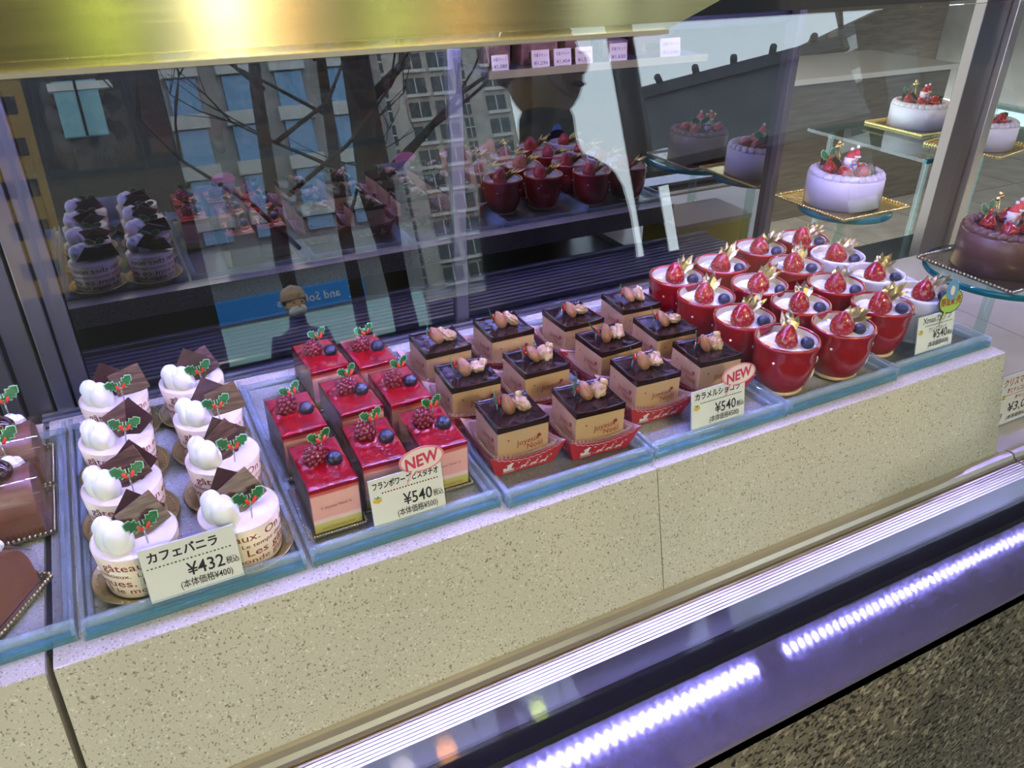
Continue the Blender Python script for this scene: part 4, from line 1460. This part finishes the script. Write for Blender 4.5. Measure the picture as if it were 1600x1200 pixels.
make_card('white price card for the cup desserts under a lime bubble', (1.840, 1.142, CZ), 0.140, 0.104,
          [('Xmasカップ', 0.0225, 0.02, 0.80, 1, 0.010, 0.80, 'c'), ('プリンアラモード', 0.0125, 0.05, 0.56, 1, 0.01, 0.5, 'c')] + yen('540', '500'), (0.71, 0.20, [1], 22),
          (0.30, 1.24, 0.092, 0.066, 'LTD'))
make_card('white price card for whole Christmas cakes at the plinth end, reading ¥3,000', (2.245, 1.085, -0.290), 0.200, 0.165,
          [('クリスマスケーキ', 0.030, 0.0, 0.80, 2, 0.014, 0.92, 'c'), ('苺とチョコ生クリーム', 0.018, 0.0, 0.655, 2, 0.012, 0.70, 'c'), ('苺サンド', 0.016, 0.02, 0.48, 2, 0.012, 0.3, 'c'),
           ('4号', 0.022, -0.42, 0.16, 1, 0.008, None, 'c'), ('¥3,000', 0.042, 0.08, 0.25, 1, 0.010, 0.66, 'c'), ('(本体価格¥2,778)', 0.017, 0.08, 0.10, 1, 0.006, 0.62, 'c')],
          (0.60, 0.14, [2], 24), None, 0.0, 6)


# ================================================================= WHOLE CAKES ON STANDS
def ridged_tray(b, x0, x1, y0, y1, z, mi=0, pitch=0.0125):
    b.box(x0, x1, y0, y1, z, z + 0.003, mi)
    nx, ny = int((x1 - x0) / pitch), int((y1 - y0) / pitch)
    for i in range(nx):
        x = x0 + (x1 - x0) * (i + .5) / nx
        for y in (y0, y1):
            b.ell((x, y, z + 0.006), (0.0062, 0.005, 0.006), 6, 4, mi)
    for i in range(ny):
        y = y0 + (y1 - y0) * (i + .5) / ny
        for x in (x0, x1):
            b.ell((x, y, z + 0.006), (0.005, 0.0062, 0.006), 6, 4, mi)


def santa(parent, loc, rz, k=1.0):
    """little sugar figure with a red pointed hat"""
    b = MB()
    b.ell((0, 0, 0.018), (0.018, 0.016, 0.020), 16, 10, 0)
    b.ell((0, 0, 0.028), (0.019, 0.017, 0.006), 16, 6, 2)
    b.ell((0, 0, 0.046), (0.016, 0.0155, 0.016), 16, 10, 0)
    b.ell((0, -0.006, 0.047), (0.011, 0.0115, 0.011), 12, 8, 3)
    b.lathe([(0.0165, 0.053), (0.0150, 0.062), (0.009, 0.076), (0.0, 0.086)], 18, 1, RY(0.12))
    b.lathe([(0.015, 0.051), (0.019, 0.053), (0.019, 0.057), (0.015, 0.059)], 18, 0, RY(0.12))
    b.ell((0.011, 0, 0.087), (0.006, 0.006, 0.006), 10, 8, 0)
    for s in (-1, 1):
        b.ell((s * 0.018, -0.006, 0.026), (0.006, 0.007, 0.011), 10, 8, 1)
        b.ell((s * 0.0045, -0.0165, 0.050), (0.0013, 0.001, 0.0016), 6, 4, 4)
    b.ell((0, -0.017, 0.046), (0.002, 0.002, 0.002), 6, 4, 1)
    return b.obj('sugar_figure', ['sugarwhite', 'sugarred', 'sugarblue', 'skin', 'brown'], parent, loc, (0, 0, rz))


def whole_cake(label, loc, R, H, body, rz=0.0, kind=0):
    t = thing('whole_cake', label, 'cake', loc, rz, 'whole Christmas cakes')
    b = MB()
    hw = R + 0.032
    ridged_tray(b, -hw, hw, -hw, hw, 0.0, 0)
    b.obj('gold_tray', 'goldshine' if kind else 'silver', t)
    b = MB()
    b.lathe([(0.0, 0.004), (R, 0.004), (R, H - 0.004), (R - 0.004, H), (0.0, H)], 72, 0, None, True, None, False)
    b.obj('cake_body', body, t)
    # piped border: shells round the rim
    b = MB()
    n = 26
    for i in range(n):
        a = 2 * pi * i / n
        mx = RZ(a) @ T(R - 0.022, 0, H + 0.004) @ RZ(0.55)
        b.ell((0, 0, 0), (0.015, 0.024, 0.014), 12, 8, 0, lambda d, th, ph: 1 + 0.13 * cos(6 * th), mx)
    b.obj('piped_border', body, t)
    for q, (x, y) in enumerate(((-0.055, 0.03), (0.01, -0.055), (0.06, 0.045), (-0.05, -0.045))):
        s = strawberry(t, (x * R / 0.13, y * R / 0.13, H), 0.026, 0.048, (0.3 * (q - 1), 0.2, q))
    santa(t, (-0.010, -0.005, H), 0.25)
    santa(t, (0.035, 0.012, H), 0.0)
    b = MB()
    for k in range(3):
        b.ell((-0.012 + 0.018 * k, 0.055 + 0.006 * k, 0.085 + 0.012 * (k % 2)), (0.0075,) * 3, 10, 8, 0)
        b.tube([(-0.012 + 0.018 * k, 0.055 + 0.006 * k, 0.08 + 0.012 * (k % 2)), (0.01, 0.05, 0.0)], 0.001, 5, 0)
    b.obj('gold_ball_pick', 'goldshine', t, (0, 0, H))
    holly(t, (-0.045, 0.05, H), 0.2, 0.05, 0.055, 30)
    b = MB()
    b.lathe([(0.0, -0.012), (0.020, -0.012), (0.022, 0.0), (0.020, 0.012), (0.0, 0.012)], 24, 0, RX(pi / 2))
    b.ell((0, -0.012, 0), (0.012, 0.003, 0.012), 14, 8, 1)
    b.obj('rolled_wafer', ['wafer', 'cakechoc'], t, (0.055, -0.050, H + 0.022), (0, 0, 0.4))
    if kind:
        b = MB()
        b.ell((0, 0, 0), (0.030, 0.022, 0.016), 16, 10, 0)
        b.obj('glazed_fruit', 'orange', t, (0.028, -0.050, H + 0.012))
        b = MB()
        b.lathe([(0.0, 0), (0.045, 0.0), (0.045, 0.003), (0.0, 0.003)], 30, 0)
        b.obj('chocolate_disc', 'wafer', t, (-0.035, 0.045, H + 0.018), (0.9, -0.2, 0))
    return t


def cake_stand(label, loc, R, h):
    t = thing('glass_cake_stand', label, 'cake stand', loc, 0, 'round glass cake stands')
    b = MB()
    b.lathe([(0.0, h - 0.022), (R - 0.004, h - 0.022)], 72, 0, None, True, None, False)
    b.lathe([(R - 0.004, h - 0.022), (R, h - 0.018), (R, h - 0.004), (R - 0.004, h)], 72, 1, None, True, None, False)
    b.lathe([(0.0, h), (R - 0.004, h)], 72, 0, None, True, None, False)
    b.obj('glass_top', ['disc', 'discedge'], t)
    b = MB()
    b.lathe([(0.07, 0.0), (0.072, 0.006), (0.022, 0.016), (0.018, 0.05), (0.018, h - 0.03), (0.03, h - 0.0225)], 36, 0, None, True, None, False)
    b.obj('stem', 'disc', t)
    return t


BZ = -0.292
cake_stand('round glass stand with teal edge under the whole chocolate cake', (2.50, 1.415, BZ), 0.225, 0.325)
whole_cake('whole chocolate cake with sugar Santas on a clear ridged tray', (2.495, 1.425, BZ + 0.327), 0.135, 0.125, 'cakechoc')
cake_stand('round glass stand with teal edge under the white cake with glazed fruit', (2.36, 1.95, BZ), 0.165, 0.405)
whole_cake('white cream cake with glazed fruit and dark disc, nearer the mirror edge', (2.36, 1.97, BZ + 0.407), 0.132, 0.105, 'cakewhite', 0.0, 1)
b = MB().box(3.15, 4.6, 2.24, 2.92, 0.10, 0.115)
b.box(3.15, 4.6, 2.228, 2.24, 0.098, 0.115, 1)
for x in (3.25, 4.5):
    for y in (2.3, 2.85):
        b.box(x - .01, x + .01, y - .01, y + .01, -2.0, 0.10, 0)
tag(b.obj('glass_display_table', ['disc', 'discedge']), 'high glass display table behind the bay post', 'table')
whole_cake('white cream cake on the high table, farther back, partly hidden by the bronze post', (3.66, 2.70, 0.117), 0.138, 0.105, 'cakewhite', 0.0, 1)
whole_cake('white cream cake at the front of the high table beyond the bronze post', (3.57, 2.29, 0.117), 0.138, 0.105, 'cakewhite', 0.2, 1)

# yellow gift box lying behind the plinth end
t = thing('gift_box', 'flat yellow box with a cream lid behind the white cups', 'box', (2.28, 1.73, BZ), 0.0)
MB().box(-0.20, 0.20, -0.12, 0.12, 0.0, 0.17, bev=0.004).obj('box_base', 'yellowbox', t)
MB().box(-0.205, 0.205, -0.125, 0.125, 0.165, 0.19, bev=0.004).obj('box_lid', 'boxlid', t)

# ================================================================= UPPER SHELF WITH SMALL PRICE CARDS
b = MB().box(0.965, 1.70, 2.02, 2.18, 0.640, 0.652)
b.box(0.965, 1.70, 2.012, 2.02, 0.636, 0.656, 1)
tag(b.obj('upper_shelf', ['dark', 'gold']), 'narrow dark shelf with a gilt edge above the mirror', 'shelf')
names = ['beside the gold-topped packet', 'second from the packet', 'third along the shelf', 'fourth along the shelf', 'fifth along the shelf', 'sixth and widest, at the far end']
for i, (x, w, h) in enumerate(((1.01, 0.05, 0.040), (1.135, 0.055, 0.045), (1.205, 0.055, 0.045), (1.275, 0.055, 0.045), (1.39, 0.060, 0.048), (1.575, 0.072, 0.052))):
    b = MB()
    b.box(-w / 2, w / 2, -0.002, 0.002, 0, h, 0, 0, RX(-0.15))
    for k, (s, sz) in enumerate((('洋菓子セット', 0.010), ('¥' + ['1,080', '1,296', '1,404', '1,512', '1,620', '3,240'][i], 0.013))):
        b.text(s, sz, 1, lambda px, py: RX(-0.15) @ Vector((px, -0.0028, h * (0.62 - 0.45 * k) + py)), 0.01, True, w * 0.8)
    o = b.obj('shelf_card', ['cardtan', 'ink'], None, (x, 2.035, 0.652))
    tag(o, f'tiny price card on the upper shelf, {names[i]}', 'price card', 'small cards on the upper shelf')
for i in range(5):
    b = MB()
    w = random.uniform(0.035, 0.06)
    b.box(-w, w, -0.03, 0.03, 0.0, random.uniform(0.05, 0.08), 0, 0.006)
    b.box(-w * .6, w * .6, -0.0315, -0.03, 0.015, 0.035, 1)
    o = b.obj('sweet_packet', ['packbrown', 'goldshine'], None, (1.03 + 0.128 * i, 2.115, 0.652), (0, 0, random.uniform(-.2, .2)))
    tag(o, f'brown and gold packet on the upper shelf, number {["one", "two", "three", "four", "five", "six", "seven", "eight", "nine"][i]} from the aluminium upright', 'packet', 'packets on the upper shelf')


# ================================================================= THE STREET BEHIND THE CAMERA (seen in the glass)
def building(name, label, x0, x1, y0, y1, z1, wallm, parts=()):
    t = thing(name, label, 'building', ((x0 + x1) / 2, (y0 + y1) / 2, -2.06))
    cx, cy = (x0 + x1) / 2, (y0 + y1) / 2
    MB().box(x0 - cx, x1 - cx, y0 - cy, y1 - cy, 0, z1 + 2.06, 0).obj('wall', wallm, t)
    return t, cx, cy


# beige apartment block facing the shop
t, cx, cy = building('apartment_block', 'beige apartment block with rows of dark windows across the street', 64, 104, -232, -200, 70, 'bldA')
for fl in range(10):
    z = 4 + fl * 6.2
    for k in range(5):
        x = 67 + k * 7.4 - cx
        w = MB()
        if k % 3 == 0:
            w.box(x, x + 2.4, 15.8, 16.3, z, z + 5.2, 0)
            w.box(x, x + 2.4, 16.3, 16.4, z + 2.5, z + 2.8, 1)
            w.box(x + 1.1, x + 1.3, 16.3, 16.4, z, z + 5.2, 1)
        else:
            w.box(x, x + 5.6, 15.8, 16.3, z + 0.4, z + 4.2, 0)
            w.box(x - 0.3, x + 6.0, 16.0, 17.2, z - 0.8, z, 1)
            w.box(x + 2.6, x + 2.9, 16.3, 16.5, z + 0.4, z + 4.2, 1)
        w.obj('window', ['glassdark', 'band'], t)
# grey office with blue glass bays and white bands, blue shop sign below
t, cx, cy = building('grey_office', 'grey office building with blue glass bays and pale curved bands', 4.0, 21.0, -70, -60, 24, 'bldB')
for k in range(4):
    x = 5.2 + k * 3.8 - cx
    w = MB().box(x, x + 2.0, 4.9, 5.3, 9, 23.5, 0)
    for q in range(4):
        w.box(x - 0.3, x + 2.3, 5.0, 5.6, 10 + q * 3.6, 11.0 + q * 3.6, 1)
    w.obj('glass_bay', ['glassblue', 'band'], t)
MB().box(-8.4, 8.4, 5.0, 5.6, 6.6, 8.4).obj('canopy_band', 'band', t)
MB().box(-8.2, 8.2, 4.9, 5.2, 0.1, 2.9).obj('shop_window', 'shoplit', t)
b = MB().box(4.3, 16.0, 0, 0.3, 0, 1.75, 0)
b.text('and Solutions', 0.9, 1, lambda x, y: (14.0 - x, 0.36, 0.55 + y), 0.01)
b.text('k', 2.0, 1, lambda x, y: (15.6 - x, 0.36, 0.3 + y), 0.02)
o = b.obj('shop_sign', ['signblue', 'white'], None, (0, -59.95, 1.1))
tag(o, 'long blue lit shop sign with white lettering across the street', 'sign')
# dark brown building with one bright teal window, banner
t, cx, cy = building('brown_building', 'dark brown building with one bright teal window', -26, 3.3, -50, -40, 20, 'bldC')
w = MB().box(-1.3 - cx, 0.55 - cx, 4.9, 5.2, 12.7, 15.2, 0)
w.box(-0.42 - cx, -0.30 - cx, 5.2, 5.3, 12.7, 15.2, 1)
w.box(-1.5 - cx, 1.2 - cx, 5.0, 5.3, 14.75, 15.1, 2)
w.obj('window', ['glassteal', 'black', 'band'], t)
b = MB()
b.box(-0.9, 0.9, 0, 0.06, 0, 7.5, 0)
for k in range(5):
    b.box(-0.6, 0.6, 0.06, 0.08, 0.6 + k * 1.4, 1.2 + k * 1.4, 1)
o = b.obj('street_banner', ['banner', 'bldC'], None, (-2.8, -30, 3.0))
tag(o, 'tall yellow-brown banner hanging before the brown building', 'banner')
MB().tube([(0, 0.05, -5.1), (0, 0.05, 8.0)], 0.1, 8).obj('pole', 'dark', o)
# brown-tiled apartments running away down the street
t = thing('tiled_apartments', 'brown tiled apartment house with stacked balconies at the street corner', 'building', (84, -74, -2.06))
b = MB().box(0.0, 12, -7, 8, 0, 24.5)
b.obj('wall', 'bldD', t)
for fl in range(6):
    z = 2.0 + fl * 3.8
    MB().box(-1.2, 0.0, -3.5, 7.5, z, z + 1.6).obj('balcony', 'band', t)
    for k in range(2):
        MB().box(-0.2, 0.1, -2.5 + k * 5, 0.8 + k * 5, z + 1.6, z + 3.3).obj('window', 'glassdark', t)
for fl in range(5):
    MB().box(2.5, 5.5, -7.2, -6.9, 4 + fl * 4.2, 6.6 + fl * 4.2).obj('window', 'glassdark', t)
# dark building added on the far right to keep bright sky out of the glass
t, cx, cy = building('added_dark_block', 'low dark block added beside the tiled apartments to hide the sky', 58, 74, -47, -16, 15.5, 'bldC')
for k in range(4):
    MB().box(-8.3, -7.9, -13 + k * 7, -10 + k * 7, 6, 14).obj('window', 'glassdark', t)
# shrine with billets and crossed finials on its ridge
t = thing('shrine_hall', 'low wooden shrine hall with a dark roof and crossed finials', 'building', (26.5, -27.0, -2.06), atan2(2.9, 3.4))
MB().box(-3.6, 3.6, -2.4, 2.4, 0, 6.0).obj('wall', 'shrinewood', t)
b = MB()
for s in (1, -1):
    pr = [(0.0, 9.6), (s * 1.0, 8.5), (s * 2.4, 7.2), (s * 4.4, 6.1), (s * 4.4, 5.7), (s * 2.3, 6.7), (0.0, 8.6)]
    b.extrude_x(pr if s > 0 else pr[::-1], -4.6, 4.6)
b.box(-4.7, 4.7, -0.3, 0.3, 9.5, 10.0)
b.obj('roof', 'rooftile', t)
for k in range(5):
    MB().tube([(-3.4 + k * 1.7, -0.75, 10.15), (-3.4 + k * 1.7, 0.75, 10.15)], 0.16, 10).obj('ridge_billet', 'rooftile', t)
for x in (-4.6, 4.6):
    for s in (1, -1):
        MB().tube([(x, -s * 0.7, 9.3), (x, s * 0.9, 11.6)], [0.14, 0.07], 6).obj('finial', 'rooftile', t)


def tree(label, loc, h, r, seed, n=5):
    rnd = random.Random(seed)
    t = thing('bare_tree', label, 'tree', loc, 0, 'bare street trees')
    MB().tube([(0, 0, 0), (0.03 * h * rnd.uniform(-1, 1), 0, h * 0.4), (0.06 * h * rnd.uniform(-1, 1), 0.02 * h, h * 0.72), (0.05 * h, 0, h)], [r * 1.2, r, r * 0.7, r * 0.25], 12).obj('trunk', 'bark', t)
    b = MB()

    def br(p, d, L, rad, lev):
        q = p + d * L * 0.5 + Vector((rnd.uniform(-.1, .1), rnd.uniform(-.1, .1), 0.05)) * L
        e = q + (d + Vector((rnd.uniform(-.3, .3), rnd.uniform(-.3, .3), rnd.uniform(0, .3)))).normalized() * L * 0.5
        b.tube([p, q, e], [rad, rad * 0.75, rad * 0.45], 6)
        if lev:
            for _ in range(3):
                dd = (d + Vector((rnd.uniform(-1, 1), rnd.uniform(-1, 1), rnd.uniform(-.2, .8)))).normalized()
                br(q if rnd.random() < .4 else e, dd, L * 0.6, rad * 0.5, lev - 1)
    for i in range(n):
        a = rnd.uniform(0, 2 * pi)
        br(Vector((0.02 * h, 0, h * (0.42 + 0.5 * i / n))), Vector((cos(a), sin(a), 0.5)).normalized(), h * 0.28, r * 0.32, 2)
    b.obj('branches', 'bark', t)


tree('bare street tree with a forked trunk before the grey office', (2.5, -12, -2.06), 9, 0.15, 3)
tree('bare thin street tree before the grey office', (3.7, -13, -2.06), 10, 0.13, 5)
tree('thick bare tree before the beige apartment block', (4.75, -13.5, -2.06), 12, 0.36, 11, 4)
tag(MB().tube([(0, 0, 0), (0, 0, 9)], 0.13, 14).obj('street_pole', 'dark', None, (4.75, -4.6, -2.0)), 'dark street pole on the pavement behind the photographer', 'pole')
for x, m, lb, r in ((0.33, 'lampy', 'yellow-green', .12), (1.40, 'lampw', 'white', .13), (1.92, 'lampo', 'orange', .12), (3.10, 'lampy', 'second yellow-green', .10), (3.90, 'lampo', 'amber', .10)):
    t = thing('arcade_lamp', f'{lb} globe lamp on a bracket at the edge of the added roof', 'lamp', (x, -6.15, 3.95), 0, 'globe lamps along the arcade edge')
    MB().tube([(0, 0.16, 0.2), (0, 0.0, 0.2), (0, 0, 0.1)], 0.025, 8).obj('bracket', 'dark', t)
    MB().ell((0, 0, 0), (r, r, r), 16, 12).obj('globe', m, t)


# ---------------------------------------------------------------- people in the street
def person(label, loc, rz, h, coat, hat=None, mask=False, cap=False):
    """standing figure, arms folded in front; h = standing height"""
    t = thing('person', label, 'person', loc, rz)
    k = h / 3.5
    V, Ed, Rr = [], [], []

    def joint(p, r, par=None):
        V.append(Vector(p) * k * S)
        Rr.append(r * k * S)
        if par is not None:
            Ed.append((par, len(V) - 1))
        return len(V) - 1
    pel = joint((0, 0, 1.80), 0.30)
    wa = joint((0, 0.01, 2.10), 0.28, pel)
    ch = joint((0, 0.0, 2.50), 0.34, wa)
    nb = joint((0, 0.01, 2.86), 0.17, ch)
    nk = joint((0, -0.01, 2.98), 0.13, nb)
    joint((0, -0.03, 3.12), 0.15, nk)
    for s in (1, -1):
        hp = joint((s * 0.19, 0, 1.66), 0.23, pel)
        kn = joint((s * 0.20, -0.03, 0.94), 0.155, hp)
        an = joint((s * 0.20, 0.02, 0.16), 0.10, kn)
        joint((s * 0.22, -0.20, 0.07), 0.085, an)
        sh = joint((s * 0.36, 0.01, 2.72), 0.16, ch)
        el = joint((s * 0.46, 0.03, 2.14), 0.12, sh)
        joint((s * 0.24, -0.36, 2.22), 0.085, el)
    me = bpy.data.meshes.new('body')
    me.from_pydata(V, Ed, [])
    o = bpy.data.objects.new('body', me)
    COL.objects.link(o)
    sk = o.modifiers.new('skin', 'SKIN')
    o.modifiers.new('sub', 'SUBSURF').levels = 2
    o.modifiers['sub'].render_levels = 2
    for i, sv in enumerate(me.skin_vertices[0].data):
        sv.radius = (Rr[i], Rr[i])
        sv.use_root = (i == 0)
    dg = bpy.context.evaluated_depsgraph_get()
    m2 = bpy.data.meshes.new_from_object(o.evaluated_get(dg))
    m2.materials.clear()
    m2.materials.append(M[coat])
    m2.materials.append(M['trouser'])
    for p in m2.polygons:
        p.use_smooth = True
        p.material_index = 1 if p.center.z < 1.45 * k * S else 0
    bpy.data.objects.remove(o)
    o = bpy.data.objects.new('body', m2)
    COL.objects.link(o)
    o.parent = t
    b = MB()
    hd = Vector((0, -0.05, 3.24)) * k
    b.ell(hd, (0.155 * k, 0.185 * k, 0.225 * k), 24, 18, 0, lambda d, th, ph: 1 - 0.10 * max(0, -d.z) * (1 - abs(d.y)))
    b.ell(hd + Vector((0, -0.19, -0.02)) * k, (0.025 * k, 0.04 * k, 0.05 * k), 10, 8, 0)
    for s in (1, -1):
        b.ell(hd + Vector((s * 0.155, 0.01, -0.01)) * k, (0.02 * k, 0.035 * k, 0.05 * k), 8, 6, 0)
        b.ell(hd + Vector((s * 0.06, -0.165, 0.03)) * k, (0.022 * k, 0.012 * k, 0.012 * k), 8, 6, 1)
    b.ell(hd + Vector((0, -0.165, -0.10)) * k, (0.05 * k, 0.02 * k, 0.012 * k), 8, 6, 2)
    b.obj('head', ['face', 'hair', 'rasp'], t)
    b = MB()
    b.ell(hd + Vector((0, 0.03, 0.05)) * k, (0.175 * k, 0.20 * k, 0.215 * k), 22, 14, 0, lambda d, th, ph: 1.0 if d.z > -0.35 and (d.y > -0.45 or d.z > 0.35) else 0.86)
    b.obj('hair', 'hair', t)
    if hat:
        b = MB()
        b.lathe([(0.19 * k, 0.0), (0.20 * k, 0.03 * k), (0.19 * k, 0.10 * k), (0.14 * k, 0.20 * k), (0.0, 0.25 * k)], 24, 0, T(*(hd + Vector((0, 0.02, 0.06)) * k)))
        b.obj('knit_hat', hat, t)
    if mask:
        b = MB()
        b.ell(hd + Vector((0, -0.09, -0.09)) * k, (0.135 * k, 0.135 * k, 0.105 * k), 16, 12)
        b.obj('face_mask', 'mask', t)
    # hands: palm, four fingers, thumb
    for s in (1, -1):
        b = MB()
        p = Vector((s * 0.22, -0.40, 2.235)) * k
        b.ell(p, (0.05 * k, 0.06 * k, 0.03 * k), 10, 8)
        for q in range(4):
            fx = (q - 1.5) * 0.024
            L = (0.075, 0.09, 0.085, 0.065)[q]
            b.tube([p + Vector((fx, -0.04, 0.0)) * k, p + Vector((fx, -0.04 - L * .6, 0.012)) * k, p + Vector((fx, -0.04 - L, -0.02)) * k], [0.014 * k, 0.012 * k, 0.009 * k], 6)
        b.tube([p + Vector((-s * 0.04, 0.0, 0.01)) * k, p + Vector((-s * 0.075, -0.04, 0.02)) * k, p + Vector((-s * 0.08, -0.075, 0.015)) * k], [0.016 * k, 0.013 * k, 0.009 * k], 6)
        b.obj('hand', 'face', t)
    return t


person('tall person in a black coat standing close to the glass, dark against the sky', (1.93, -1.35, -2.0), pi - 0.5, 3.72, 'coat')
person('passer-by in a beige knit hat, white face mask and navy coat', (1.80, -8.6, -2.06), pi - 0.15, 3.0, 'navy', 'beanie', True)
